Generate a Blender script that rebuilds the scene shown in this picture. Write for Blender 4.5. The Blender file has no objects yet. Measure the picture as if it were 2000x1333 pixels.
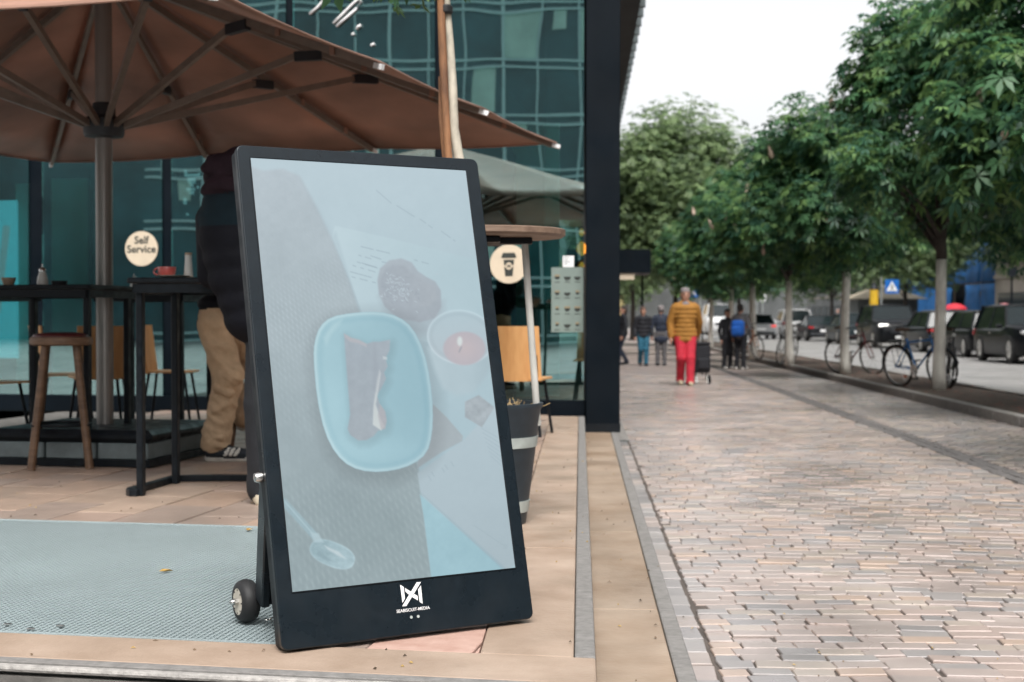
import bpy, math, random
import numpy as np
from mathutils import Vector, Matrix, noise as mnoise
random.seed(7); rng = np.random.default_rng(7)
sc = bpy.context.scene
col = sc.collection
R = math.radians

# ------------------------------------------------------------------ camera
FPX, CX, CY, HC = 2778.0, 1000.0, 666.5, 1.2
PITCH = math.atan(44.5 / FPX)
cam = bpy.data.cameras.new('camera'); camo = bpy.data.objects.new('camera', cam); col.objects.link(camo)
cam.lens = 50.0; cam.sensor_width = 36.0; cam.clip_start = 0.05; cam.clip_end = 2000
camo.location = (0, 0, HC); camo.rotation_euler = (R(90) - PITCH, 0, 0)
cam.dof.use_dof = True; cam.dof.focus_distance = 3.75; cam.dof.aperture_fstop = 5.2
sc.camera = camo

# ------------------------------------------------------------------ sky, sun, exposure (overcast)
SUN_EL, SUN_AZ = 56, 176
world = bpy.data.worlds.new('World'); sc.world = world; world.use_nodes = True
wn = world.node_tree.nodes; wl = world.node_tree.links; wn.clear()
sky = wn.new('ShaderNodeTexSky'); sky.sky_type = 'NISHITA'; sky.sun_disc = False
sky.sun_elevation = R(SUN_EL); sky.sun_rotation = R(SUN_AZ)
sky.air_density = 1.0; sky.dust_density = 4.0; sky.ozone_density = 1.0
hs = wn.new('ShaderNodeHueSaturation'); hs.inputs['Saturation'].default_value = 0.10
bg = wn.new('ShaderNodeBackground'); bg.inputs['Strength'].default_value = 0.135
wo = wn.new('ShaderNodeOutputWorld')
wl.new(sky.outputs[0], hs.inputs['Color']); wl.new(hs.outputs[0], bg.inputs['Color']); wl.new(bg.outputs[0], wo.inputs['Surface'])
sl = bpy.data.lights.new('sun', 'SUN'); sl.energy = 1.5; sl.angle = R(25); sl.color = (1.0, 0.97, 0.93)
so = bpy.data.objects.new('sun', sl); col.objects.link(so)
so.rotation_euler = (R(90 - SUN_EL), 0, R(180 - SUN_AZ))
sc.view_settings.view_transform = 'Standard'; sc.view_settings.look = 'None'
sc.view_settings.gamma = 1.0; sc.view_settings.exposure = 0.95; sc.view_settings.use_curve_mapping = False
sc.cycles.max_bounces = 8; sc.cycles.transparent_max_bounces = 16
sc.cycles.caustics_reflective = False; sc.cycles.caustics_refractive = False

# ------------------------------------------------------------------ place helpers
def ray(px, py):
    x = (px - CX) / FPX; u = (CY - py) / FPX
    return Vector((x, math.cos(PITCH) + u * math.sin(PITCH), u * math.cos(PITCH) - math.sin(PITCH)))
def G(px, py, z=0.0):                       # the point of the level z seen at a pixel of the photograph
    r = ray(px, py); t = (z - HC) / r.z
    return Vector((r.x * t, r.y * t, z))
def A(px, py, d):                           # the point at depth d
    r = ray(px, py); t = d / r.y
    return Vector((r.x * t, d, HC + r.z * t))
PSI = math.atan(133 / FPX)                  # the street runs this much to the right of the view
CS, SS = math.cos(PSI), math.sin(PSI)
def S(u, v, z=0.0): return Vector((u * CS + v * SS, -u * SS + v * CS, z))
TH = R(-10.5)                               # the cafe front and its terrace are turned this much
EA = Vector((math.cos(TH), math.sin(TH), 0)); EB = Vector((-math.sin(TH), math.cos(TH), 0))
ZT = 0.30                                   # terrace level
FC = Vector((0.69, 13.25, 0))               # corner of the glass front
def F(s, d=0.0, z=0.0): return FC - EA * s + EB * d + Vector((0, 0, z))
def fs(px, d=0.0):                          # distance along the front seen at pixel column px
    k = (px - CX) / FPX; q = FC + EB * d
    return (k * q.y - q.x) / (-EA.x + k * EA.y)

# ------------------------------------------------------------------ object helpers
class MB:
    def __init__(s): s.v = []; s.f = []; s.m = []
    def add(s, vs, fs_, mi=0):
        o = len(s.v); s.v += [tuple(p) for p in vs]
        for f in fs_: s.f.append(tuple(i + o for i in f)); s.m.append(mi)
        return s
    def box(s, c, d, rz=0.0, mi=0, ax=None):
        c = Vector(c)
        if ax is None: ax = (Vector((math.cos(rz), math.sin(rz), 0)), Vector((-math.sin(rz), math.cos(rz), 0)), Vector((0, 0, 1)))
        vs = [c + ax[0] * (i * d[0] / 2) + ax[1] * (j * d[1] / 2) + ax[2] * (k * d[2] / 2) for k in (-1, 1) for j in (-1, 1) for i in (-1, 1)]
        return s.add(vs, [(0, 2, 3, 1), (4, 5, 7, 6), (0, 1, 5, 4), (2, 6, 7, 3), (0, 4, 6, 2), (1, 3, 7, 5)], mi)
    def rbox(s, c, d, b, rz=0.0, mi=0, ax=None):          # box with chamfered edges
        c = Vector(c)
        if ax is None: ax = (Vector((math.cos(rz), math.sin(rz), 0)), Vector((-math.sin(rz), math.cos(rz), 0)), Vector((0, 0, 1)))
        h = [x / 2 for x in d]; vs = []; idx = {}
        for i in (-1, 1):
            for j in (-1, 1):
                for k in (-1, 1):
                    for a in range(3):
                        q = [i * h[0], j * h[1], k * h[2]]
                        for e in range(3):
                            if e != a: q[e] -= (i, j, k)[e] * b
                        idx[(i, j, k, a)] = len(vs); vs.append(c + ax[0] * q[0] + ax[1] * q[1] + ax[2] * q[2])
        fs_ = []
        for a in range(3):
            b1, c1 = [x for x in range(3) if x != a]
            for sg in (-1, 1):
                q = []
                for (p, r) in ((-1, -1), (1, -1), (1, 1), (-1, 1)):
                    t = [0, 0, 0]; t[a] = sg; t[b1] = p; t[c1] = r; q.append(idx[(*t, a)])
                flip = (sg < 0) ^ (a == 1)
                fs_.append(tuple(q[::-1]) if flip else tuple(q))
            for (p, r) in ((-1, -1), (1, -1), (1, 1), (-1, 1)):
                t1 = [0, 0, 0]; t1[a] = -1; t1[b1] = p; t1[c1] = r
                t2 = list(t1); t2[a] = 1
                fs_.append((idx[(*t1, b1)], idx[(*t2, b1)], idx[(*t2, c1)], idx[(*t1, c1)]))
        for i in (-1, 1):
            for j in (-1, 1):
                for k in (-1, 1): fs_.append(tuple(idx[(i, j, k, a)] for a in range(3)))
        return s.add(vs, fs_, mi)
    def cyl(s, a, b, ra, rb=None, n=12, mi=0, caps=True):
        a = Vector(a); b = Vector(b); rb = ra if rb is None else rb
        w = (b - a).normalized(); t = Vector((0, 0, 1)) if abs(w.z) < .9 else Vector((1, 0, 0))
        x = w.cross(t).normalized(); y = w.cross(x)
        vs = [p + (x * math.cos(2 * math.pi * i / n) + y * math.sin(2 * math.pi * i / n)) * r for p, r in ((a, ra), (b, rb)) for i in range(n)]
        fs_ = [(i, (i + 1) % n, n + (i + 1) % n, n + i) for i in range(n)]
        if caps: fs_ += [tuple(range(n))[::-1], tuple(range(n, 2 * n))]
        return s.add(vs, fs_, mi)
    def bar(s, a, b, w, h, mi=0):                          # square bar
        a = Vector(a); b = Vector(b); d = (b - a); L = d.length; d.normalize()
        t = Vector((0, 0, 1)) if abs(d.z) < .95 else Vector((0, 1, 0))
        x = d.cross(t).normalized(); y = x.cross(d)
        return s.box((a + b) / 2, (L, w, h), mi=mi, ax=(d, x, y))
    def tube(s, pts, r, n=8, closed=False, mi=0):
        pts = [Vector(p) for p in pts]; m = len(pts); vs = []
        rr = r if isinstance(r, (list, tuple)) else [r] * m
        for i, p in enumerate(pts):
            q0 = pts[(i - 1) % m] if (closed or i > 0) else p
            q1 = pts[(i + 1) % m] if (closed or i < m - 1) else p
            w = (q1 - q0).normalized(); t = Vector((0, 0, 1)) if abs(w.z) < .93 else Vector((1, 0, 0))
            x = w.cross(t).normalized(); y = w.cross(x)
            vs += [p + (x * math.cos(2 * math.pi * k / n) + y * math.sin(2 * math.pi * k / n)) * rr[i] for k in range(n)]
        fs_ = []
        for i in range(m if closed else m - 1):
            j = (i + 1) % m
            fs_ += [(i * n + k, i * n + (k + 1) % n, j * n + (k + 1) % n, j * n + k) for k in range(n)]
        if not closed: fs_ += [tuple(range(n))[::-1], tuple(range((m - 1) * n, m * n))]
        return s.add(vs, fs_, mi)
    def lathe(s, c, prof, n=24, mi=0, ax=None):
        c = Vector(c); ax = ax or (Vector((1, 0, 0)), Vector((0, 1, 0)), Vector((0, 0, 1))); vs = []; m = len(prof)
        for r, z in prof: vs += [c + ax[2] * z + (ax[0] * math.cos(2 * math.pi * k / n) + ax[1] * math.sin(2 * math.pi * k / n)) * r for k in range(n)]
        fs_ = [(i * n + k, i * n + (k + 1) % n, (i + 1) * n + (k + 1) % n, (i + 1) * n + k) for i in range(m - 1) for k in range(n)]
        fs_ += [tuple(range(n))[::-1], tuple(range((m - 1) * n, m * n))]
        return s.add(vs, fs_, mi)
    def prism(s, poly, o, ax, t, mi=0):                    # polygon in the plane ax[0], ax[1] at o, thickened by t along ax[2]
        n = len(poly); o = Vector(o)
        vs = [o + ax[0] * p[0] + ax[1] * p[1] + ax[2] * z for z in (0, t) for p in poly]
        return s.add(vs, [tuple(range(n))[::-1], tuple(range(n, 2 * n))] + [(i, (i + 1) % n, n + (i + 1) % n, n + i) for i in range(n)], mi)
    def mesh(s, name):
        me = bpy.data.meshes.new(name); me.from_pydata(s.v, [], s.f)
        if any(s.m): me.polygons.foreach_set('material_index', s.m)
        return me
    def build(s, name, mats, parent=None, smooth=None, world=False, bevel=0):
        if world and parent is not None:
            l = parent.location; s.v = [(p[0] - l.x, p[1] - l.y, p[2] - l.z) for p in s.v]
        me = s.mesh(name)
        for m in (mats if isinstance(mats, (list, tuple)) else [mats]): me.materials.append(m)
        me.update()
        o = bpy.data.objects.new(name, me); col.objects.link(o); o.parent = parent
        if smooth is not None: me.shade_smooth() if smooth >= 180 else smooth_by_angle(me, smooth)
        if bevel:
            b = o.modifiers.new('bevel', 'BEVEL'); b.width = bevel; b.segments = 2; b.limit_method = 'ANGLE'; b.angle_limit = R(40)
        return o
def smooth_by_angle(me, ang):
    me.shade_smooth()
    try: me.set_sharp_from_angle(angle=R(ang))
    except Exception: pass
def tag(o, label=None, cat=None, group=None, kind=None):
    for k, v in (('label', label), ('category', cat), ('group', group), ('kind', kind)):
        if v: o[k] = v
    return o
def thing(name, loc, label=None, cat=None, group=None, rz=0.0, kind=None):
    o = bpy.data.objects.new(name, None); col.objects.link(o); o.empty_display_size = .1
    o.location = loc; o.rotation_euler = (0, 0, rz)
    return tag(o, label, cat, group, kind)
def copy_tree(o, parent=None):
    c = o.copy(); col.objects.link(c); c.parent = parent
    for ch in list(o.children): copy_tree(ch, c)
    return c
def dup(o, loc, rz, label, scale=None, group=None):
    c = copy_tree(o); c.location = loc; c.rotation_euler = (0, 0, rz); c['label'] = label
    if scale: c.scale = (scale,) * 3
    if group: c['group'] = group
    return c
def text_mesh(name, body, size, origin, ax, mat, parent, thick=0.0006, align='CENTER', bold=0.0):
    cu = bpy.data.curves.new(name, 'FONT'); cu.body = body; cu.size = size; cu.align_x = align; cu.align_y = 'CENTER'
    cu.extrude = thick; cu.offset = bold; cu.space_line = .85; cu.resolution_u = 3
    o = bpy.data.objects.new(name + '_text', cu); col.objects.link(o)
    dg = bpy.context.evaluated_depsgraph_get(); me = bpy.data.meshes.new_from_object(o.evaluated_get(dg))
    bpy.data.objects.remove(o)
    mw = Matrix((ax[0].to_4d(), ax[1].to_4d(), ax[2].to_4d(), (0, 0, 0, 1))).transposed()
    mw = Matrix.Translation(Vector(origin)) @ Matrix([[ax[c][r] for c in range(3)] for r in range(3)]).to_4x4()
    me.transform(mw)
    if parent is not None: me.transform(Matrix.Translation(-parent.location))
    me.materials.clear(); me.materials.append(mat); me.name = name
    q = bpy.data.objects.new(name, me); col.objects.link(q); q.parent = parent
    return q

# ------------------------------------------------------------------ materials
def mat(name, c, rough=.5, metal=0, var=None, bump=None, coat=0, emit=None, spec=.5, c2=None, rvar=None, stretch=None, coords='Object'):
    m = bpy.data.materials.new(name); m.use_nodes = True; nt = m.node_tree; N = nt.nodes; L = nt.links
    b = N['Principled BSDF']; b.inputs['Base Color'].default_value = (*c, 1); b.inputs['Roughness'].default_value = rough
    b.inputs['Metallic'].default_value = metal; b.inputs['Coat Weight'].default_value = coat; b.inputs['Coat Roughness'].default_value = .22 if 'clinker' in name else .03; b.inputs['Specular IOR Level'].default_value = spec
    if emit: b.inputs['Emission Color'].default_value = (*emit[0], 1); b.inputs['Emission Strength'].default_value = emit[1]
    if var or bump or rvar:
        tc = N.new('ShaderNodeTexCoord'); mp = N.new('ShaderNodeMapping'); 
        if coords == 'World': tc = N.new('ShaderNodeNewGeometry'); L.new(tc.outputs['Position'], mp.inputs[0])
        else: L.new(tc.outputs[coords], mp.inputs[0])
        if stretch: mp.inputs['Scale'].default_value = stretch
    if var:
        n = N.new('ShaderNodeTexNoise'); n.inputs['Scale'].default_value = var[0]; n.inputs['Detail'].default_value = 6; n.inputs['Roughness'].default_value = .6
        L.new(mp.outputs[0], n.inputs['Vector'])
        r = N.new('ShaderNodeValToRGB'); r.color_ramp.elements[0].position = .3; r.color_ramp.elements[1].position = .72
        k = var[1]; d = c2 or tuple(min(1, x * (1 + k)) for x in c)
        r.color_ramp.elements[0].color = (*[x * (1 - k) for x in c], 1) if c2 is None else (*c, 1); r.color_ramp.elements[1].color = (*d, 1)
        L.new(n.outputs[0], r.inputs[0]); L.new(r.outputs[0], b.inputs['Base Color'])
    if rvar:
        n2 = N.new('ShaderNodeTexNoise'); n2.inputs['Scale'].default_value = rvar[0]; n2.inputs['Detail'].default_value = 4
        L.new(mp.outputs[0], n2.inputs['Vector'])
        q = N.new('ShaderNodeMapRange'); q.inputs[1].default_value = .35; q.inputs[2].default_value = .65
        q.inputs[3].default_value = rvar[1]; q.inputs[4].default_value = rvar[2]
        L.new(n2.outputs[0], q.inputs[0]); L.new(q.outputs[0], b.inputs['Roughness'])
    if bump:
        n3 = N.new('ShaderNodeTexNoise'); n3.inputs['Scale'].default_value = bump[0]; n3.inputs['Detail'].default_value = 5
        L.new(mp.outputs[0], n3.inputs['Vector'])
        bp = N.new('ShaderNodeBump'); bp.inputs['Strength'].default_value = bump[1]; bp.inputs['Distance'].default_value = bump[2] if len(bump) > 2 else .003
        L.new(n3.outputs[0], bp.inputs['Height']); L.new(bp.outputs[0], b.inputs['Normal'])
    return m
def leaf_mat(name, c, tr=.35):
    m = bpy.data.materials.new(name); m.use_nodes = True; nt = m.node_tree; N = nt.nodes; L = nt.links; N.clear()
    o = N.new('ShaderNodeOutputMaterial'); p = N.new('ShaderNodeBsdfPrincipled'); t = N.new('ShaderNodeBsdfTranslucent'); x = N.new('ShaderNodeMixShader')
    tc = N.new('ShaderNodeTexCoord'); n = N.new('ShaderNodeTexNoise'); n.inputs['Scale'].default_value = 1.3; n.inputs['Detail'].default_value = 4
    L.new(tc.outputs['Object'], n.inputs['Vector'])
    r = N.new('ShaderNodeValToRGB'); r.color_ramp.elements[0].position = .3; r.color_ramp.elements[1].position = .7
    r.color_ramp.elements[0].color = (*[v * .6 for v in c], 1); r.color_ramp.elements[1].color = (*[v * 1.35 for v in c], 1)
    L.new(n.outputs[0], r.inputs[0]); L.new(r.outputs[0], p.inputs['Base Color']); L.new(r.outputs[0], t.inputs['Color'])
    p.inputs['Roughness'].default_value = .45; x.inputs[0].default_value = tr
    L.new(p.outputs[0], x.inputs[1]); L.new(t.outputs[0], x.inputs[2]); L.new(x.outputs[0], o.inputs['Surface'])
    return m
def glass_mat(name, tint, refl, rough=.0):
    m = bpy.data.materials.new(name); m.use_nodes = True; nt = m.node_tree; N = nt.nodes; L = nt.links; N.clear()
    o = N.new('ShaderNodeOutputMaterial'); g = N.new('ShaderNodeBsdfGlossy'); t = N.new('ShaderNodeBsdfTransparent'); x = N.new('ShaderNodeMixShader')
    g.inputs['Roughness'].default_value = rough; g.inputs['Color'].default_value = (.72, .95, .97, 1); t.inputs['Color'].default_value = (*tint, 1)
    fr = N.new('ShaderNodeFresnel'); fr.inputs['IOR'].default_value = 1.5
    ad = N.new('ShaderNodeMath'); ad.inputs[1].default_value = refl; L.new(fr.outputs[0], ad.inputs[0])
    gp = N.new('ShaderNodeNewGeometry'); nz = N.new('ShaderNodeTexNoise'); nz.inputs['Scale'].default_value = .9; nz.inputs['Detail'].default_value = 1; L.new(gp.outputs['Position'], nz.inputs['Vector'])
    bp = N.new('ShaderNodeBump'); bp.inputs['Strength'].default_value = .5; bp.inputs['Distance'].default_value = .0045; L.new(nz.outputs[0], bp.inputs['Height']); L.new(bp.outputs[0], g.inputs['Normal'])   # slight waviness of the panes
    L.new(ad.outputs[0], x.inputs[0]); L.new(t.outputs[0], x.inputs[1]); L.new(g.outputs[0], x.inputs[2]); L.new(x.outputs[0], o.inputs['Surface'])
    return m
def wood_mat(name, c, c2, rough=.5, scale=(1, 1, 12), sc_=3):
    return mat(name, c, rough, var=(sc_, 0), c2=c2, stretch=scale, bump=(6, .25, .002))

M = {}
M['sand'] = mat('sandstone', (.275, .195, .14), .55, var=(3.2, .22), c2=(.42, .32, .25), bump=(60, .6, .003), rvar=(2.2, .35, .7), coords='World')
M['sand2'] = mat('sandstone_wet', (.20, .132, .082), .5, var=(1.6, .2), c2=(.41, .32, .245), bump=(50, .6, .003), rvar=(1.7, .3, .65), coords='World')
M['greystrip'] = mat('grey_grip_strip', (.195, .185, .175), .75, var=(30, .25), bump=(120, .5, .002))
M['pinkstone'] = mat('pink_stone', (.40, .24, .19), .55, var=(14, .25), c2=(.53, .36, .30), bump=(80, .4, .002))
SL = [mat('terrace_slab_%d' % i, c, .5, var=(4, .2), c2=tuple(x * 1.35 for x in c), bump=(50, .6, .003), rvar=(2.5, .3, .6), coords='World') for i, c in enumerate(((.28, .205, .165), (.31, .23, .178), (.25, .192, .16), (.30, .215, .165)))]
M['mortar'] = mat('joint_sand', (.085, .07, .06), .9, var=(5, .4))
M['concrete'] = mat('pitted_concrete', (.34, .32, .30), .85, var=(25, .35), bump=(70, .9, .006))
M['riser'] = mat('dark_riser', (.13, .12, .11), .85, var=(18, .35), bump=(60, .6, .004))
BR = [mat('clinker_%d' % i, tuple(x * .70 for x in c), .36, var=(1.3, .2), c2=tuple(x * 1.30 for x in c), bump=(55, .45, .003), rvar=(.7, .2, .55), coat=.38, coords='World')
      for i, c in enumerate(((.385, .305, .27), (.35, .29, .265), (.31, .283, .272), (.41, .31, .25), (.37, .312, .285), (.26, .238, .232), (.385, .325, .28)))]
M['asphalt'] = mat('road_cobble', (.25, .243, .235), .6, var=(2.5, .25), bump=(14, .6, .01), rvar=(.4, .35, .7))
M['soil'] = mat('bed_soil', (.115, .088, .07), .95, var=(5, .4), bump=(25, .8, .02))
M['kerb'] = mat('granite_kerb', (.33, .31, .29), .7, var=(20, .2), bump=(60, .3, .002))
M['band'] = mat('dark_sett', (.145, .135, .13), .7, var=(9, .3), bump=(40, .6, .004))
M['steelgrate'] = mat('galvanised_steel', (.40, .47, .48), .45, .25, var=(1.2, .12), coords='World')
M['pit'] = mat('drain_pit', (.03, .05, .055), .9)
M['navy'] = mat('navy_frame', (.0075, .0125, .017), .28, var=(40, .15), bump=(300, .1, .0004), rvar=(9, .24, .36), spec=.38)
M['blackmetal'] = mat('black_metal', (.0065, .009, .012), .45, var=(30, .4), rvar=(15, .35, .6), spec=.22)
M['rubber'] = mat('rubber', (.013, .013, .014), .6, bump=(60, .3, .001))
M['chrome'] = mat('steel', (.55, .54, .52), .22, 1)
M['rimcream'] = mat('rim_cream', (.55, .50, .42), .5)
M['white'] = mat('white_print', (.80, .80, .80), .5)
M['cream'] = mat('cream_vinyl', (.62, .52, .39), .55, var=(8, .06))
M['ink'] = mat('dark_ink', (.03, .035, .03), .6)
M['canopy'] = leaf_mat('canopy_cloth', (.36, .205, .15), .25)
M['ribmetal'] = mat('umbrella_metal', (.22, .175, .145), .42, .4, var=(12, .15))
M['polemetal'] = mat('umbrella_pole', (.27, .255, .24), .35, .65, var=(3, .15), stretch=(6, 6, .4))
M['darkplastic'] = mat('dark_plastic', (.012, .014, .018), .5)
M['facade'] = mat('dark_facade_metal', (.003, .006, .0095), .42, 0, var=(2, .2), rvar=(3, .35, .55), spec=.12)
M['facade2'] = mat('dark_soffit', (.045, .05, .052), .7, var=(2, .2))
M['glass'] = glass_mat('shop_glass', (.50, .74, .70), .34)
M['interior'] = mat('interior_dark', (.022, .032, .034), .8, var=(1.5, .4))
M['intpanel'] = mat('pale_green_panel', (.50, .82, .74), .7, var=(1.2, .18))
M['intpanel2'] = mat('sage_panel', (.30, .44, .36), .7, var=(1.2, .2))
M['granite'] = mat('grey_slab', (.14, .17, .175), .6, var=(8, .25))
M['oak'] = wood_mat('oak_leg', (.085, .045, .025), (.20, .115, .065), .5)
M['oakrim'] = mat('stool_rim', (.11, .06, .035), .5, var=(14, .4), c2=(.24, .145, .085), stretch=(1, 1, 4))
M['leather'] = mat('oxblood_leather', (.07, .012, .012), .4, var=(10, .3), bump=(90, .25, .001))
M['ply'] = wood_mat('chair_ply', (.62, .30, .11), (.78, .45, .19), .45, (7, 7, .8), 3)
M['tablewood'] = wood_mat('table_wood', (.13, .08, .055), (.25, .17, .12), .55, (1, 9, 9), 4)
M['palepole'] = mat('pale_pole', (.50, .49, .45), .5, var=(14, .3), stretch=(1, 1, .3))
M['bark'] = mat('bark', (.055, .045, .038), .9, var=(9, .4), bump=(20, 1, .02), stretch=(1, 1, .3))
M['whitebark'] = mat('whitewashed_bark', (.80, .75, .68), .85, var=(6, .3), bump=(20, .8, .01), stretch=(1, 1, .35))
M['saplingbark'] = mat('birch_bark', (.52, .47, .38), .7, var=(18, .35), bump=(30, .5, .003), stretch=(1, 1, .5))
M['stake'] = mat('rust_stake', (.07, .032, .02), .75, var=(16, .5), c2=(.40, .19, .085), bump=(30, .6, .004), stretch=(1, 1, .25))
M['potdark'] = mat('pot_blue_black', (.022, .034, .045), .5, var=(14, .25), bump=(60, .2, .001))
M['potband'] = mat('pot_band', (.38, .42, .40), .55, var=(12, .2))
M['drygrass'] = mat('dry_straw', (.42, .30, .15), .9)
M['redcup'] = mat('red_glaze', (.52, .10, .085), .3, var=(14, .35), coat=.4)
M['porcelain'] = mat('porcelain', (.74, .69, .60), .3)
M['cardcup'] = mat('paper_cup', (.36, .27, .19), .7)
M['sugar'] = mat('sugar_glass', (.62, .62, .58), .3)
M['leafL'] = leaf_mat('leaf_light', (.20, .34, .12), .48); M['leafM'] = leaf_mat('leaf_mid', (.095, .22, .10), .45); M['leafD'] = leaf_mat('leaf_dark', (.045, .125, .075), .4)
M['leafF1'] = leaf_mat('far_leaf_light', (.23, .32, .15), .5); M['leafF2'] = leaf_mat('far_leaf_dark', (.14, .21, .11), .5)  # distance haze is put into these paler leaf colours
M['blossom'] = mat('chestnut_blossom', (.66, .50, .40), .8)
M['fallen'] = mat('fallen_leaf', (.42, .26, .06), .7)

# ================================================================== SETTING
gm = MB(); gm.add([(-700, -500, -.03), (700, -500, -.03), (700, 900, -.03), (-700, 900, -.03)], [(0, 1, 2, 3)])
tag(gm.build('ground', M['asphalt']), kind='structure')

def strip(name, u0, u1, v0, v1, z, m, n=1):
    b = MB(); b.add([S(u0, v0, z), S(u1, v0, z), S(u1, v1, z), S(u0, v1, z)], [(0, 1, 2, 3)])
    return tag(b.build(name, m), kind='structure')
# procedural paving for the far part
pav = bpy.data.materials.new('far_paving'); pav.use_nodes = True
_n = pav.node_tree.nodes; _l = pav.node_tree.links; _b = _n['Principled BSDF']; _b.inputs['Roughness'].default_value = .45
_t = _n.new('ShaderNodeTexCoord'); _k = _n.new('ShaderNodeTexBrick'); _l.new(_t.outputs['Object'], _k.inputs['Vector'])
_k.inputs['Scale'].default_value = 1.0; _k.inputs['Brick Width'].default_value = .21; _k.inputs['Row Height'].default_value = .115; _k.inputs['Mortar Size'].default_value = .006
_k.inputs['Color1'].default_value = (.42, .33, .29, 1); _k.inputs['Color2'].default_value = (.35, .30, .285, 1); _k.inputs['Mortar'].default_value = (.12, .10, .09, 1)
_l.new(_k.outputs['Color'], _b.inputs['Base Color'])
_z = _n.new('ShaderNodeTexNoise'); _z.inputs['Scale'].default_value = .5; _l.new(_t.outputs['Object'], _z.inputs['Vector'])
_q = _n.new('ShaderNodeMapRange'); _q.inputs[1].default_value = .35; _q.inputs[2].default_value = .65; _q.inputs[3].default_value = .3; _q.inputs[4].default_value = .6
_l.new(_z.outputs[0], _q.inputs[0]); _l.new(_q.outputs[0], _b.inputs['Roughness'])
strip('pavement_bed', .30, 4.86, -6, 30, -.008, M['mortar'])
strip('far_pavement', .30, 4.86, 30.0, 140, -.004, pav)
strip('road', 6.42, 40, -40, 200, -.012, M['asphalt'])

# clinker bricks: the nearest 300 single, the rest joined
pave = thing('street_paving', S(2, 8), kind='structure')
def brick_template(l, w, h=.05, b=.0035):
    hl, hw = l / 2, w / 2
    v = [(-hl, -hw, -h), (hl, -hw, -h), (hl, hw, -h), (-hl, hw, -h), (-hl, -hw, -b), (hl, -hw, -b), (hl, hw, -b), (-hl, hw, -b),
         (-hl + b, -hw + b, 0), (hl - b, -hw + b, 0), (hl - b, hw - b, 0), (-hl + b, hw - b, 0)]
    jx = [random.gauss(0, .0028) for _ in range(8)]; v = [(x + jx[(k % 4) * 2], y + jx[(k % 4) * 2 + 1], z) for k, (x, y, z) in enumerate(v)]
    f = [(8, 9, 10, 11)] + [(i, (i + 1) % 4, 4 + (i + 1) % 4, 4 + i) for i in range(4)] + [(4 + i, 4 + (i + 1) % 4, 8 + (i + 1) % 4, 8 + i) for i in range(4)]
    return v, f
bricks = []      # u, v, rot, length, width, z, mat
def arc(u, v): return .10 * math.sin(u * 1.15 + .4) + .02 * math.sin(v * .9 + u)
v = 3.2; row = 0
while v < 30:
    u = .475 - random.uniform(0, .15)
    while u < 3.2:
        L = random.uniform(.125, .20)
        a0, a1 = max(u, .475), min(u + L, 3.2)
        if a1 - a0 > .05:
            uc = (a0 + a1) / 2; sl_ = (arc(uc + .1, v) - arc(uc - .1, v)) / .2
            bricks.append((uc, v + arc(uc, v) + random.gauss(0, .002), math.atan(sl_) + random.gauss(0, .03), a1 - a0 - random.uniform(.003, .007), .094 + random.uniform(-.006, .003), random.gauss(0, .0022), random.choice((0, 0, 1, 1, 2, 3, 4, 4, 5, 6))))
        u += L
    v += .0985; row += 1
v = 3.2
while v < 30:                                # edging row along the steps
    bricks.append((.405, v, random.gauss(0, .02), .112, .195 + random.uniform(-.01, .005), random.gauss(0, .002), random.choice((2, 5, 1, 4)))); v += .204
v = 8.0; row = 0
while v < 30:                                # finer setts beyond the dark band
    u = 3.42 + (0 if row % 2 else .06)
    while u < 4.8:
        bricks.append((u + .06, v, random.gauss(0, .03), .11, .105, random.gauss(0, .002), random.choice((2, 5, 1, 4, 6)))); u += .122
    v += .116; row += 1
def in_view(u, v):
    p = S(u, v); k = (p.x) / p.y * FPX + CX
    y = CY - FPX * ((0 - HC) + p.y * math.tan(PITCH)) / p.y
    return k < 2060 and y < 1400
bricks = [b for b in bricks if in_view(b[0], b[1])]
bricks.sort(key=lambda b: b[1] - .15 * b[0])
protos = {}
for i, b in enumerate(bricks[:300]):
    key = (b[6], round(b[3] / .006), round(b[4] / .004))
    if key not in protos:
        vv, ff = brick_template(key[1] * .006, key[2] * .004)
        me = bpy.data.meshes.new('brick'); me.from_pydata(vv, [], ff); me.materials.append(BR[b[6]]); protos[key] = me
    o = bpy.data.objects.new('brick', protos[key]); col.objects.link(o); o.parent = pave
    p = S(b[0], b[1], b[5]); o.location = p - pave.location; o.rotation_euler = (random.gauss(0, .009), random.gauss(0, .009), b[2] - PSI)
bm_ = MB()
for b in bricks[300:]:
    vv, ff = brick_template(b[3], b[4]); c, s_ = math.cos(b[2] - PSI), math.sin(b[2] - PSI); p = S(b[0], b[1], b[5])
    bm_.add([(p.x + x * c - y * s_, p.y + x * s_ + y * c, p.z + z) for x, y, z in vv], ff, b[6])
tag(bm_.build('bricks', BR, pave, world=True), kind='stuff')
# dark sett band
bd = thing('sett_band', S(3.3, 12), kind='structure')
bb = MB(); v = 7.0
sett = []
while v < 60:
    for k in range(2): 
        vv, ff = brick_template(.095, .095); p = S(3.255 + k * .105 + random.gauss(0, .004), v, .001 + random.gauss(0, .002)); c, s_ = math.cos(-PSI), math.sin(-PSI)
        bb.add([(p.x + x * c - y * s_, p.y + x * s_ + y * c, p.z + z) for x, y, z in vv], ff)
    v += .103
tag(bb.build('setts', M['band'], bd, world=True), kind='stuff')

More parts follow.
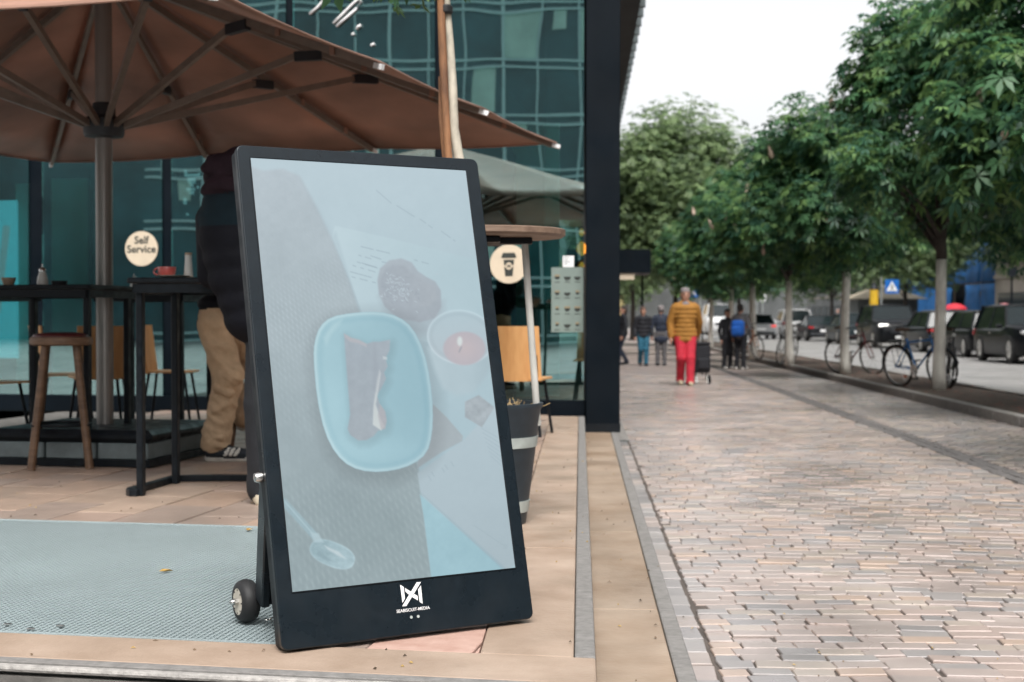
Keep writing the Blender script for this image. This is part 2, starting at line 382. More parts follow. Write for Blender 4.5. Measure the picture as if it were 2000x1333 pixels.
# planting bed with kerb
bed = thing('planting_bed', S(5.6, 25), kind='structure')
b = MB(); n = 60
vs = []; fsx = []
for i in range(n + 1):
    v = -6 + 120 * (i / n) ** 1.3
    for j in range(9):
        u = 4.98 + j / 8 * 1.32
        vs.append(S(u, v, .085 + .03 * math.sin(j / 8 * math.pi) + random.uniform(-.012, .012)))
for i in range(n):
    for j in range(8): q = i * 9 + j; fsx.append((q, q + 1, q + 10, q + 9))
b.add(vs, fsx); b.build('soil', M['soil'], bed, smooth=180, world=True)
for u, w in ((4.92, .12), (6.36, .12)):
    v = 8.0
    while v < 60:
        k = MB(); k.rbox(S(u, v + .5, .02), (w, .99, .2), .012, -PSI); k.build('kerb_stone', M['kerb'], bed, world=True); v += 1.0
    k = MB(); k.box(S(u, 90, .02), (w, 60, .2), -PSI); k.build('kerb_run', M['kerb'], bed, world=True)
litter = MB()
for i in range(260):
    p = S(random.uniform(5.0, 6.3), random.uniform(14, 40), .125); a = random.uniform(0, 6.3); s_ = random.uniform(.02, .05)
    litter.add([p + Vector((math.cos(a + q) * s_, math.sin(a + q) * s_, random.uniform(0, .012))) for q in (0, 1.6, 3.1, 4.7)], [(0, 1, 2, 3)])
tag(litter.build('leaf_litter', mat('petal_litter', (.26, .10, .07), .9, var=(5, .4))), 'reddish fallen petals and leaves on the planting bed', 'litter', kind='stuff')

# ------------------------------------------------------------------ terrace
ter = thing('terrace', (0, 6, 0), kind='structure')
UE, UL = .043, .342                       # outer edges of upper and lower step
def cornerpt(uoff, boff):                 # crossing of a street-parallel line u and a front-parallel line b
    # S(u,v) . EB = boff
    c0 = S(uoff, 0); d = S(uoff, 1) - c0
    t = (boff - c0.dot(EB)) / d.dot(EB)
    return c0 + d * t
BF = G(300, 1312, ZT).dot(EB)             # front edge of the terrace, measured across the front
BI = BF + .345                            # inner edge of the front course
BG = G(250, 1021, ZT).dot(EB)             # back edge of the grating
BW = F(0).dot(EB)                         # glass front
def ab(a, b_, z): return EA * a + EB * b_ + Vector((0, 0, z))
AL = -7.0
# base bodies
b = MB(); c1 = cornerpt(UE, BF); c2 = cornerpt(UE, BW + 1)
poly = [ab(AL, BF, 0), c1, c2, ab(AL, BW + 1, 0)]
poly = [(p.x, p.y) for p in poly]
b.prism(poly, (0, 0, .0), (Vector((1, 0, 0)), Vector((0, 1, 0)), Vector((0, 0, 1))), ZT - .03)
b.build('terrace_base', M['riser'], ter, world=True)
b = MB(); c1 = cornerpt(UL, BF - .33); c2 = cornerpt(UL, BW + .12)
poly = [ab(AL, BF - .33, 0), c1, c2, cornerpt(UE - .2, BW + .12), cornerpt(UE - .2, BF + .1), ab(AL, BF + .1, 0)]
b.prism([(p.x, p.y) for p in poly], (0, 0, -.02), (Vector((1, 0, 0)), Vector((0, 1, 0)), Vector((0, 0, 1))), .12)
b.build('step_base', M['riser'], ter, world=True)
XA = (Vector((1, 0, 0)), Vector((0, 1, 0)), Vector((0, 0, 1)))
def slab(name, pts, z0, z1, m, bev=.006):
    k = MB(); k.prism([(p.x, p.y) for p in pts], (0, 0, z0), XA, z1 - z0)
    return k.build(name, m, ter, world=True, bevel=bev)
def suv(u0, u1, v0, v1, g=.0012): return [S(u0 + g, v0 + g), S(u1 - g, v0 + g), S(u1 - g, v1 - g), S(u0 + g, v1 - g)]
# upper right course: sandstone slab + grip strip, cut off at the front course
vj = [5.56, 7.44, 9.3, 11.2, 13.05]
prev = None
for i, v1 in enumerate(vj):
    for (u0, u1, nm, mm, dz) in ((-.27, UE - .058, 'sandstone_slab', M['sand'], 0), (UE - .058, UE, 'grip_strip', M['greystrip'], .002)):
        if i == 0: pts = [cornerpt(u0 + .001, BI + .003), cornerpt(u1 - .001, BI + .003), S(u1 - .001, v1 - .0015), S(u0 + .001, v1 - .0015)]
        else: pts = suv(u0, u1, vj[i - 1], v1)
        slab(nm, pts, ZT - .05, ZT + dz + random.gauss(0, .0008), mm)
vj = [5.13, 6.99, 8.87, 10.75, 13.3]
for i, v1 in enumerate(vj):
    v0 = vj[i - 1] if i else 3.2
    slab('sandstone_slab', suv(UE + .001, UL - .06, v0, v1), .09, .15, M['sand2']); slab('grip_strip', suv(UL - .06, UL, v0, v1), .088, .151, M['greystrip'])
# front course
aj = [AL, -5.2, -3.9, -2.6]
for i in range(4):
    a0 = aj[i]; a1 = aj[i + 1] if i < 3 else None
    pr_ = cornerpt(UE - .001, BI); pf_ = cornerpt(UE - .001, BF + .075)
    q = [ab(a0 + .003, BF + .077, 0), ab(a1 - .003, BF + .077, 0) if a1 is not None else pf_, ab(a1 - .003, BI - .003, 0) if a1 is not None else pr_, ab(a0 + .003, BI - .003, 0)]
    slab('sandstone_slab', q, ZT - .05, ZT + .0004 * i, M['sand'])
    q = [ab(a0, BF + .03, 0), ab(a1, BF + .03, 0) if a1 is not None else cornerpt(UE - .001, BF + .03), ab(a1, BF + .075, 0) if a1 is not None else pf_, ab(a0, BF + .075, 0)]
    slab('grip_strip', q, ZT - .05, ZT + .001, M['greystrip'], .002)
    q = [ab(a0, BF - .002, 0), ab(a1, BF - .002, 0) if a1 is not None else cornerpt(UE - .001, BF - .002), ab(a1, BF + .03, 0) if a1 is not None else cornerpt(UE - .001, BF + .03), ab(a0, BF + .03, 0)]
    slab('worn_edge', q, ZT - .020, ZT - .003, M['concrete'], .008)
slab('sandstone_slab', [ab(AL, BF - .33, 0), cornerpt(UE - .01, BF - .33), cornerpt(UE - .01, BF - .004), ab(AL, BF - .004, 0)], .09, .151, M['greystrip'])
# terrace slabs in running bond
AG = -1.33                                  # right end of the grating
w, l = .30, .60
row = 0; a = -5.9
prm = {}
def clip_poly(pts, p0, d):                 # keep the side left of the line through p0 along d
    out = []; n = len(pts)
    def sd(p): return d.x * (p.y - p0.y) - d.y * (p.x - p0.x)
    for i in range(n):
        p, q = pts[i], pts[(i + 1) % n]; a_, b_ = sd(p), sd(q)
        if a_ >= 0: out.append(p)
        if a_ * b_ < 0: t = a_ / (a_ - b_); out.append(p + (q - p) * t)
    return out
eL0 = S(-.272, 0); eLd = S(-.272, 1) - eL0
while a < 1.2:
    bb_ = BI + (0 if row % 2 else -.3) + .0
    while bb_ < BW - .05:
        b0, b1 = max(bb_, BI), min(bb_ + l, BW - .06)
        if a + w < AG + .02: b0 = max(b0, BG + .004)
        a1 = a + w
        if a < AG - .01 and a1 > AG and b1 > BG: pass
        if b1 - b0 > .05:
            pts = [ab(a + .003, b0 + .003, 0), ab(a1 - .003, b0 + .003, 0), ab(a1 - .003, b1 - .003, 0), ab(a + .003, b1 - .003, 0)]
            if a1 > AG and a < AG and b0 < BG: pts = [ab(AG + .003, b0 + .003, 0), ab(a1 - .003, b0 + .003, 0), ab(a1 - .003, b1 - .003, 0), ab(AG + .003, b1 - .003, 0)]
            pts = clip_poly(pts, eL0, eLd)
            if len(pts) >= 3:
                ctr = sum(pts, Vector()) / len(pts); k = ctr.x / ctr.y * FPX + CX
                if -120 < k < 1200:
                    near = a > AG - .02 and ctr.y < 6
                    slab('paving_slab', pts, ZT - .05, ZT - .002 + random.gauss(0, .0015), M['pinkstone'] if near else random.choice(SL), .004)
        bb_ += l
    a += w; row += 1
# grating: bearing bars and cross rods over a pit
gr = thing('floor_grating', ab(-2.5, (BI + BG) / 2, ZT), kind='structure')
k = MB(); k.add([ab(-6, BI, ZT - .027), ab(AG, BI, ZT - .027), ab(AG, BG, ZT - .027), ab(-6, BG, ZT - .027)], [(0, 1, 2, 3)]); k.build('pit_floor', M['pit'], gr, world=True)
gb = MB(); a = -4.4
L_ = BG - BI - .02
axg = (EA, EB, Vector((0, 0, 1)))
while a < AG - .004: gb.box(ab(a, (BI + BG) / 2, ZT - .012), (.0062, L_, .020), ax=axg); a += .0185
tag(gb.build('bearing_bars', M['steelgrate'], gr, world=True), kind='stuff')
gb = MB(); bq = BI + .02
while bq < BG - .01: gb.box(ab((-4.4 + AG) / 2, bq, ZT - .009), (AG + 4.4, .0046, .0108), ax=axg); bq += .0215
tag(gb.build('cross_rods', M['steelgrate'], gr, world=True), kind='stuff')
for a0, a1 in ((-4.4, -2.35), (-2.35, AG)):
    for (c_, d_) in ((ab((a0 + a1) / 2, BI + .009, ZT - .008), (a1 - a0 - .004, .012, .018)), (ab((a0 + a1) / 2, BG - .009, ZT - .008), (a1 - a0 - .004, .012, .018))):
        k = MB(); k.box(c_, d_, ax=axg); k.build('frame_bar', M['steelgrate'], gr, world=True)
for (px, py) in ((15, 1222), (118, 1225), (60, 1231), (700, 1200)):
    p = G(px, py, ZT)
    if px < 600: k = MB(); k.rbox((p.x, p.y, ZT + .004), (.022, .014, .004), .001, TH); k.build('clamp_plate', M['chrome'], gr, world=True)
# drain by the column
dr = thing('drain_grate', S(.42, 15, .0), 'dark slotted drain grate beside the foot of the dark column', 'drain')
k = MB(); k.box(S(.42, 15.2, .003), (.12, 2.6, .006), -PSI); k.build('drain_channel', M['pit'], dr, world=True)
for i in range(40):
    k = MB(); k.box(S(.42, 13.95 + i * .064, .009), (.118, .026, .008), -PSI); k.build('slat', M['kerb'], dr, world=True)

# ================================================================== CAFE BUILDING
bd_ = thing('cafe_building', F(2, .5, 0), 'dark glass fronted cafe building with corner column and overhanging upper storeys', 'building')
Z1 = 8.0
colw = .31
q = MB(); pc = S(.365 - colw / 2, 13.25); q.box((pc.x, pc.y, (9.5 + .15) / 2 + .0), (colw, colw, 9.35), -PSI); q.build('column', M['facade'], bd_, world=True, bevel=.006)
q = MB(); q.box((pc.x, pc.y, .19), (colw + .012, colw + .012, .08), -PSI); q.build('column_plinth', M['blackmetal'], bd_, world=True)
q = MB(); q.box(S(.365 - .16, 37, 2.7), (.3, 46, 5.5), -PSI); q.build('side_wall', M['facade'], bd_, world=True)
US = .80
q = MB(); q.box(S(US / 2 - 6, 37.5, 9.9), (US + 12, 47, 9.0), -PSI); q.build('upper_storeys', M['facade2'], bd_, world=True)
v = 16
while v < 60:
    q = MB(); q.box(S(US + .03, v, 6.2), (.075, .10, 1.7), -PSI); q.build('facade_fin', M['granite'], bd_, world=True); v += .62
mull = [(-190, -165), (58, 84), (318, 336), (560, 574), (850, 868), (980, 1003)]
edges = []
for x0, x1 in mull:
    s0, s1 = fs(x0), fs(x1); q = MB(); zt = Z1 if x0 != 980 else 2.75; c_ = F((s0 + s1) / 2, .075, (zt + ZT) / 2); q.box(c_, (abs(s0 - s1), .12, zt - ZT), ax=axg); q.build('mullion', M['facade'], bd_, world=True); edges.append((s0, s1))
sE = fs(-190)
for z0, z1_, d in ((ZT - .02, .435, .14), (Z1, Z1 + .3, .14)):
    q = MB(); q.box(F(sE / 2, 0, (z0 + z1_) / 2), (sE, d, z1_ - z0), ax=axg); q.build('sill_beam' if z0 < 1 else 'head_beam', M['facade'], bd_, world=True)
panes = [(edges[i][1], edges[i + 1][0]) for i in range(len(edges) - 2)] + [(edges[-2][1], .02)]   # the last pane runs past the short frame post behind it
for s0, s1 in panes:
    q = MB(); q.box(F((s0 + s1) / 2, .0, (.435 + Z1) / 2), (abs(s0 - s1) - .002, .012, Z1 - .437), ax=axg); o = q.build('glass_pane', M['glass'], bd_, world=True)
# interior
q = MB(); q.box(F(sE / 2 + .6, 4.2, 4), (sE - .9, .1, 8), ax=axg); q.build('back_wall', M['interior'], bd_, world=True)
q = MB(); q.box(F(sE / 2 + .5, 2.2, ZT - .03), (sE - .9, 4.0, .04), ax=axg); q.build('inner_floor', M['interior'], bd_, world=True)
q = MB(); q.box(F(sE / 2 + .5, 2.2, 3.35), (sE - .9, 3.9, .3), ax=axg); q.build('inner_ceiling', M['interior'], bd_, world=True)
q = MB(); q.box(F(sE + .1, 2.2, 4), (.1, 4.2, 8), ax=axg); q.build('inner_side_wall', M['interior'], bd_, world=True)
for x0, x1, z0, z1_, d, mk in ((104, 174, ZT, 2.6, .10, 'intpanel'), (34, 58, ZT, 2.6, .5, 'intpanel2'), (1004, 1062, .44, 3.1, .45, 'intpanel2'), (1064, 1092, .44, 3.1, .6, 'intpanel'), (186, 197, ZT, 2.5, .4, 'intpanel')):
    s0, s1 = fs(x0, d), fs(x1, d); q = MB(); q.box(F((s0 + s1) / 2, d, (z0 + z1_) / 2), (abs(s0 - s1), .05, z1_ - z0), ax=axg); q.build('inner_panel', M[mk], bd_, world=True)
q = MB(); s0, s1 = fs(338, .25), fs(850, .25); q.box(F((s0 + s1) / 2, .25, 5.3), (abs(s0 - s1), .06, 5.2), ax=axg); q.build('fascia_panel', M['facade'], bd_, world=True)
# counter, dark furniture inside
q = MB(); q.box(F(fs(270, 2), 2.2, .85), (2.4, .6, 1.1), ax=axg); q.build('counter', M['interior'], bd_, world=True)
# backlit screen on the left, lit menu lightbox
M['cyan'] = mat('cyan_screen', (.02, .1, .13), .4, emit=((.16, .55, .70), .8), var=(3, .2))
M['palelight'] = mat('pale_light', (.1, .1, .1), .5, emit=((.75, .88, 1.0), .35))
t = thing('window_screen', F(fs(-30, .3), .3, 1.0), 'tall glowing cyan screen inside the leftmost window', 'screen')
q = MB(); s0, s1 = fs(-60, .3), fs(34, .3); q.box(F((s0 + s1) / 2, .3, 1.6), (abs(s0 - s1), .04, 1.62), ax=axg); q.build('screen', M['cyan'], t, world=True)
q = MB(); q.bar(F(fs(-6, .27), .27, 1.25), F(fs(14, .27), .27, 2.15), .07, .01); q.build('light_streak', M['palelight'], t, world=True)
t = thing('hanging_emblem', F(fs(374, .4), .4, 2.3), 'small lit pale blue hanging emblem in the dark window beside the hooded person', 'emblem')
for (x, y, w_, h_) in ((374, 343, 26, 6), (374, 353, 16, 10), (374, 362, 7, 7), (372, 370, 18, 5), (374, 377, 9, 6), (362, 338, 5, 14), (388, 342, 5, 10), (361, 393, 7, 12), (386, 366, 4, 5), (366, 419, 4, 5)):
    p = F(fs(x, .4), .4); k = A(x, y, p.y); q = MB(); q.rbox(k, (w_ * p.y / FPX, .02, h_ * p.y / FPX), .006, ax=axg); q.build('light_bar', M['palelight'], t, world=True)

# stickers on the glass
def on_front(px, py, d=-.012):
    p = F(fs(px, d), d); k = A(px, py, p.y); return Vector((p.x, p.y, k.z))
def sticker(name, label, cat, px, py, r):
    p = on_front(px, py); t = thing(name, p, label, cat)
    q = MB(); q.lathe(p, [(0, 0), (r, 0), (r, .003), (0, .003)], 40, ax=(EA, Vector((0, 0, 1)), -EB)); q.build('sticker_disc', M['cream'], t, world=True)
    return t, p
t, p = sticker('window_sticker', 'round cream sticker reading Self Service on the dark glass', 'sticker', 277, 486, .172)
text_mesh('lettering', 'Self\nService', .105, p - EB * .0045 + Vector((0, 0, .036)), (EA, Vector((0, 0, 1)), -EB), M['ink'], t, bold=.0022)
t, p = sticker('window_sticker', 'round cream sticker with a takeaway cup picture under the round table', 'sticker', 994, 516, .182)
axs = (EA, Vector((0, 0, 1)), -EB)
def flat(t, poly, p, off, m, name): q = MB(); q.prism(poly, p - EB * off, axs, .001); return q.build(name, m, t, world=True)
flat(t, [(-.05, .04), (.05, .04), (.036, -.115), (-.036, -.115)], p, .0042, M['ink'], 'cup_body')
flat(t, [(-.07, .055), (.07, .055), (.07, .075), (.055, .105), (-.055, .105), (-.07, .075)], p, .0042, M['ink'], 'cup_lid')
flat(t, [(-.06, -.028), (.06, -.028), (.058, -.014), (-.058, -.014)], p, .0056, M['cream'], 'cup_band')
flat(t, [(.03 * math.cos(i * .349), -.02 + .034 * math.sin(i * .349)) for i in range(18)], p, .0070, M['cream'], 'cup_badge')
for bx in (-.009, .010): flat(t, [(bx + .008 * math.cos(i * .6283), -.02 + .016 * math.sin(i * .6283)) for i in range(10)], p, .0084, M['ink'], 'coffee_bean')
# menu sheet
p0 = on_front(1108, 586); M['menu'] = mat('menu_sheet', (.19, .24, .215), .6, var=(6, .08)); M['menubrown'] = mat('menu_brown', (.26, .21, .13), .7)
t = thing('menu_sheet', p0, 'grey green coffee menu sheet with twelve cup drawings on the glass', 'menu')
q = MB(); q.box(p0, (.302, .003, .605), ax=axg); q.build('sheet', M['menu'], t, world=True)
for r in range(4):
    for c in range(3):
        x = (c - 1) * .095; z = .215 - r * .148; sc_ = (.8, 1.1, 1.05, .75, 1.05, .6, .55, .9, .95, .55, 1.1, .6)[r * 3 + c]
        poly = [(x + .030 * sc_ * math.cos(-math.pi * i / 8), z + .030 * sc_ * math.sin(-math.pi * i / 8)) for i in range(9)]
        flat(t, poly, p0, .003, M['ink'], 'cup_drawing')
        flat(t, [(x - .025, z - .052), (x + .025, z - .052), (x + .025, z - .047), (x - .025, z - .047)], p0, .003, M['ink'], 'caption_line')
        if sc_ < 1: flat(t, [(x - .03 * sc_, z + .003), (x + .03 * sc_, z + .003), (x + .03 * sc_, z + .02), (x - .03 * sc_, z + .02)], p0, .003, M['menubrown'], 'cup_foam')
p1 = on_front(1110, 511); t = thing('notice_card', p1, 'small white printed card taped above the menu sheet', 'card')
q = MB(); q.box(p1, (.105, .003, .105), ax=axg); q.build('card', M['white'], t, world=True)
for i, w_ in enumerate((.05, .035, .06, .03)): flat(t, [(-.04, .035 - i * .02), (-.04 + w_, .035 - i * .02), (-.04 + w_, .040 - i * .02), (-.04, .040 - i * .02)], p1, .003, M['granite'], 'print_line')
# handwritten white letters up on the fascia
t = thing('script_lettering', on_front(660, 40, -.03), 'white handwritten script letters on the dark fascia above the canopy', 'lettering')
for pts in ([(606, 28), (622, 14), (640, -6), (660, -40), (664, -60)], [(652, 46), (668, 30), (690, 8), (704, -4), (706, 4), (696, 18), (676, 36), (658, 52)], [(697, 58), (700, 52), (706, 50)], [(688, 68), (693, 66)], [(725, 89), (732, 86)]):
    q = MB(); q.tube([on_front(x, y, -.03) for x, y in pts], .0135, 8); q.build('letter_stroke', M['white'], t, smooth=180, world=True)
# pendant lamps inside, lit
M['amber'] = mat('amber_bulb', (.3, .15, .05), .4, emit=((1.0, .36, .05), .9))
for i, (y, r, lb) in enumerate(((455, .028, 'slim amber tube lamp glowing high beside the column'), (487, .055, 'round amber pendant lamp glowing above the menu sheet'), (520, .028, 'small low amber lamp glowing at the menu sheet corner'))):
    d = 1.0 + .0 * i; s_ = fs(1137, d); f_ = F(s_, d); p = A(1136, y, f_.y); t = thing('pendant_lamp', p, lb, 'lamp')
    q = MB(); q.lathe(p, [(.001, -r * 1.3), (r * .7, -r * .7), (r, 0), (r * .7, r * .8), (.012, r * 1.4)], 14); q.build('bulb', M['amber'], t, smooth=180, world=True)
    q = MB(); q.cyl(p + Vector((.003 * i, .06 * i, r)), (p.x + .003 * i, p.y + .06 * i, 3.2), .004, n=6); q.build('cord', M['blackmetal'], t, world=True)

# building behind the viewer that the glass front mirrors
ob = thing('office_building', (-19, -46, 0), 'tall office block with pale window frames mirrored in the glass front', 'building', rz=R(-20))
M['offglass'] = mat('office_glass', (.03, .10, .12), .1, spec=1.0, var=(.25, .6)); M['offframe'] = mat('office_frame', (.62, .82, .82), .5); M['offblind'] = mat('office_blind', (.60, .80, .72), .7, var=(.5, .2))
q = MB(); q.box((-9, -4, 12), (68, 8, 24), mi=0); q.build('wall', M['offglass'], ob)  # wall widened leftwards to close a bright sky gap in the mirrored view
for i in range(9):
    for dz in (0, .42): q = MB(); q.box((0, .08, i * 2.9 + dz), (46, .16, .12)); q.build('floor_band', M['offframe'], ob)
for i in range(23):
    q = MB(); q.box((-22 + i * 2, .075, 12), (.10 if i % 3 else .16, .15, 24)); q.build('window_post', M['offframe'], ob)
for i in range(70):
    c = random.randint(0, 21); f_ = random.randint(1, 7); h_ = random.uniform(.8, 2.4)
    q = MB(); q.box((-21 + c * 2, .012 + .0007 * i, f_ * 2.9 + 2.9 - h_ / 2), (random.choice((.7, 1.1, 1.86)), .01, h_)); q.build('blind', M['offblind'], ob)

ob2 = thing('added_mirror_block', (-66, -26, 0), 'unseen dark block added to darken the left part of the glass front', 'building', rz=R(-52))  # added out of view so the left panes mirror something darker than sky
M['blockwall'] = mat('block_wall', (.045, .06, .055), .8, var=(.3, .4))
q = MB(); q.box((0, -4, 9), (54, 8, 18)); q.build('wall', M['blockwall'], ob2)
for i in range(16):
    for f_ in range(5): q = MB(); q.box((-24 + i * 3.2, .02, 2.2 + f_ * 3.3), (1.3, .12, 1.9)); q.build('window', M['offglass'] if (i * 5 + f_ * 3) % 4 else M['offblind'], ob2)

# ================================================================== STREET BACKGROUND BUILDINGS
M['stone'] = mat('pale_stone', (.36, .32, .28), .8, var=(.8, .15), bump=(3, .3, .02)); M['greywall'] = mat('grey_render', (.16, .17, .17), .85, var=(.3, .25))
M['darkwall'] = mat('dark_brick', (.075, .08, .08), .85, var=(.5, .3)); M['wing'] = mat('far_window_glass', (.03, .045, .055), .15, spec=.8)
M['net'] = mat('blue_netting', (.012, .16, .46), .7, var=(.9, .3), bump=(1.5, 1, .08)); M['ochre'] = mat('ochre_wall', (.40, .29, .14), .85, var=(.4, .2))
def facade_block(name, label, u0, u1, v0, v1, h, wallm, floors, nwin, netted=False, z0=.0):
    t = thing(name, S(u0, (v0 + v1) / 2, 0), label, 'building')
    q = MB(); q.box(S((u0 + u1) / 2, (v0 + v1) / 2, h / 2), (u1 - u0, v1 - v0, h), -PSI); q.build('wall', wallm, t, world=True)
    q = MB(); q.box(S((u0 + u1) / 2, (v0 + v1) / 2, h + .15), (u1 - u0 + .5, v1 - v0 + .3, .3), -PSI); q.build('cornice', wallm, t, world=True)
    fh = h / floors
    for f_ in range(floors):
        q = MB(); q.box(S(u0 - .06, (v0 + v1) / 2, f_ * fh + .22), (.12, v1 - v0 - .2, .16), -PSI); q.build('string_course', M['stone'], t, world=True)
        for i in range(nwin):
            vv = v0 + (v1 - v0) * (i + .5) / nwin; ww = (v1 - v0) / nwin * (.55 if f_ else .75)
            q = MB(); q.box(S(u0 - .02, vv, f_ * fh + fh * .52), (.1, ww, fh * .55), -PSI); w_ = q.build('window', M['stone'] if f_ else M['darkwall'], t, world=True)
            q = MB(); q.box(S(u0 - .06, vv, f_ * fh + fh * .52) - t.location, (.05, ww - .16, fh * .55 - .16), -PSI); q.build('pane', M['wing'], w_)
    return t
facade_block('stone_building', 'pale stone building across the street on the right edge', 21.8, 34, 38, 76, 12.5, M['stone'], 4, 6)
t = facade_block('scaffolded_building', 'building wrapped in bright blue scaffold netting behind the trees', 23, 36, 77, 104, 12, M['greywall'], 4, 6)
for i in range(9):
    for j in range(3):
        if (i * 7 + j * 3) % 5 == 4 and j == 0: continue
        q = MB(); n_ = 6; vs = []
        for a_ in range(n_ + 1):
            for b_ in range(n_ + 1): vs.append(S(22.2 + random.uniform(-.06, .06), 77.2 + i * 3 + 2.96 * a_ / n_, (0, 3.2, 7.4)[j] + (3.1, 4.1, 4.4)[j] * b_ / n_))
        q.add(vs, [(x * (n_ + 1) + y, (x + 1) * (n_ + 1) + y, (x + 1) * (n_ + 1) + y + 1, x * (n_ + 1) + y + 1) for x in range(n_) for y in range(n_)])
        o = q.build('net_panel', M['net'], t, smooth=180, world=True); sdm = o.modifiers.new('thick', 'SOLIDIFY'); sdm.thickness = .02
for i in range(10):
    q = MB(); q.cyl(S(22.35, 77.2 + i * 3, 0), S(22.35, 77.2 + i * 3, 12.4), .06, n=8); q.build('scaffold_pole', M['ribmetal'], t, world=True)
facade_block('grey_building', 'long grey rendered building behind the parked cars', 24, 38, 106, 150, 12, M['greywall'], 4, 12)
facade_block('far_building', 'dark brick building closing the far end of the street', 6, 30, 190, 215, 9, M['darkwall'], 3, 6)
facade_block('ochre_building', 'low ochre building at the far end behind the crossing sign', -14, 5.4, 175, 200, 8, M['ochre'], 3, 5)
# far awning of the next shop on the left
aw = thing('shop_awning', S(1, 46, 2.6), 'dark box awning of the next shop beyond the column', 'awning')
q = MB(); q.box(S(.9, 47, 3.02), (2.7, 3.0, .75), -PSI); q.build('awning_box', M['facade'], aw, world=True)
q = MB(); q.box(S(1.35, 45.6, 2.53), (.75, .1, .2), -PSI); q.build('sign_board', M['cream'], aw, world=True)
for u in (.5, 2.1): q = MB(); q.cyl(S(u, 48.3, -.02), S(u, 48.3, 2.66), .04, n=8); q.build('post', M['facade'], aw, world=True)
# kiosk
kk = thing('kiosk', S(16.3, 82, 0), 'cream roofed market kiosk behind the black off-roader', 'kiosk')
q = MB(); q.box(S(17.6, 84, 1.15), (3.4, 3.2, 2.3), -PSI); q.build('wall', M['greywall'], kk, world=True)
M['creamroof'] = mat('cream_canvas', (.62, .52, .38), .8)
q = MB(); P = [S(15.5, 82, 2.3), S(19.8, 82, 2.3), S(19.8, 86, 2.3), S(15.5, 86, 2.3), S(17.6, 84, 3.2)]; q.add(P, [(0, 1, 4), (1, 2, 4), (2, 3, 4), (3, 0, 4), (3, 2, 1, 0)]); q.build('roof', M['creamroof'], kk, world=True)
q = MB(); q.box(S(17.6, 82.38, 1.35), (2.4, .06, 1.1), -PSI); q.build('shutter', M['granite'], kk, world=True)

# ================================================================== DIGITAL SIGN
B0 = Vector((-.6138, 3.785, .31)); th, lean, roll, PW, PH = .534, .234, .005, .789, 1.424
u_ = Vector((math.cos(th), math.sin(th), 0)); bk_ = Vector((-math.sin(th), math.cos(th), 0)); up_ = bk_ * math.sin(lean) + Vector((0, 0, math.cos(lean)))
U = u_ * math.cos(roll) + up_ * math.sin(roll); V = up_ * math.cos(roll) - u_ * math.sin(roll); NRM = U.cross(V)
def puv(px, py):
    r = ray(px, py); o = Vector((0, 0, HC)); t = (B0 - o).dot(NRM) / r.dot(NRM); p = o + r * t - B0
    return (p.dot(U), p.dot(V))
sg = thing('digital_sign', (B0.x + .35, B0.y + .3, ZT), 'tall black wheeled digital advertising board showing a pale picture of cake and a candle', 'sign')
axp = (U, V, NRM)
def rrect(x0, y0, x1, y1, r, n=6):
    o = []
    for cx, cy, a0 in ((x1 - r, y1 - r, 0), (x0 + r, y1 - r, 90), (x0 + r, y0 + r, 180), (x1 - r, y0 + r, 270)):
        for i in range(n + 1): a_ = R(a0 + 90 * i / n); o.append((cx + r * math.cos(a_), cy + r * math.sin(a_)))
    return o
q = MB(); q.prism(rrect(0, 0, PW, PH, .020), B0 - NRM * .020, axp, .020); q.build('front_glass', M['navy'], sg, world=True, bevel=.003, smooth=40)
q = MB(); q.prism(rrect(.004, .004, PW - .004, PH - .004, .018), B0 - NRM * .058, axp, .0375); q.build('housing', M['blackmetal'], sg, world=True, bevel=.004, smooth=40)
# the picture on the display: a dense grid whose vertices carry the colours the screen shows
def sdf_poly(X, Y, poly):
    d = np.full(X.shape, 1e9); sgn = np.ones(X.shape); n = len(poly)
    for i in range(n):
        (ax_, ay), (bx, by) = poly[i], poly[i - 1]; ex, ey = bx - ax_, by - ay; wx, wy = X - ax_, Y - ay
        t = np.clip((wx * ex + wy * ey) / max(1e-9, ex * ex + ey * ey), 0, 1); d = np.minimum(d, (wx - ex * t) ** 2 + (wy - ey * t) ** 2)
        c1, c2, c3 = Y >= ay, Y < by, ex * wy > ey * wx; fl = (c1 & c2 & c3) | (~c1 & ~c2 & ~c3); sgn = np.where(fl, -sgn, sgn)
    return -sgn * np.sqrt(d)                     # positive inside
def vnoise(x, y, seed=0):
    xi, yi = np.floor(x).astype(int), np.floor(y).astype(int); fx, fy = x - xi, y - yi; fx = fx * fx * (3 - 2 * fx); fy = fy * fy * (3 - 2 * fy)
    def h(a, b): q = np.sin(a * 127.1 + b * 311.7 + seed * 74.7) * 43758.5453; return q - np.floor(q)
    return (h(xi, yi) * (1 - fx) + h(xi + 1, yi) * fx) * (1 - fy) + (h(xi, yi + 1) * (1 - fx) + h(xi + 1, yi + 1) * fx) * fy
def fbm(x, y, seed=0): return (vnoise(x, y, seed) * .5 + vnoise(x * 2.1, y * 2.1, seed + 1) * .27 + vnoise(x * 4.3, y * 4.3, seed + 2) * .15 + vnoise(x * 9, y * 9, seed + 3) * .08) - .5
def ell(cx, cy, rx, ry, rot=0, n=28, p=2.0):
    o = []
    for i in range(n):
        a = 2 * math.pi * i / n; c, s_ = math.cos(a), math.sin(a); x = rx * math.copysign(abs(c) ** (2 / p), c); y = ry * math.copysign(abs(s_) ** (2 / p), s_)
        o.append((cx + x * math.cos(R(rot)) - y * math.sin(R(rot)), cy + x * math.sin(R(rot)) + y * math.cos(R(rot))))
    return o
SC = [(488, 308), (910, 333), (1007, 1110), (570, 1158)]
sx = [puv(*p) for p in SC]
NU, NV = 270, 490
fu, fv = np.meshgrid(np.linspace(0, 1, NU), np.linspace(0, 1, NV), indexing='ij')
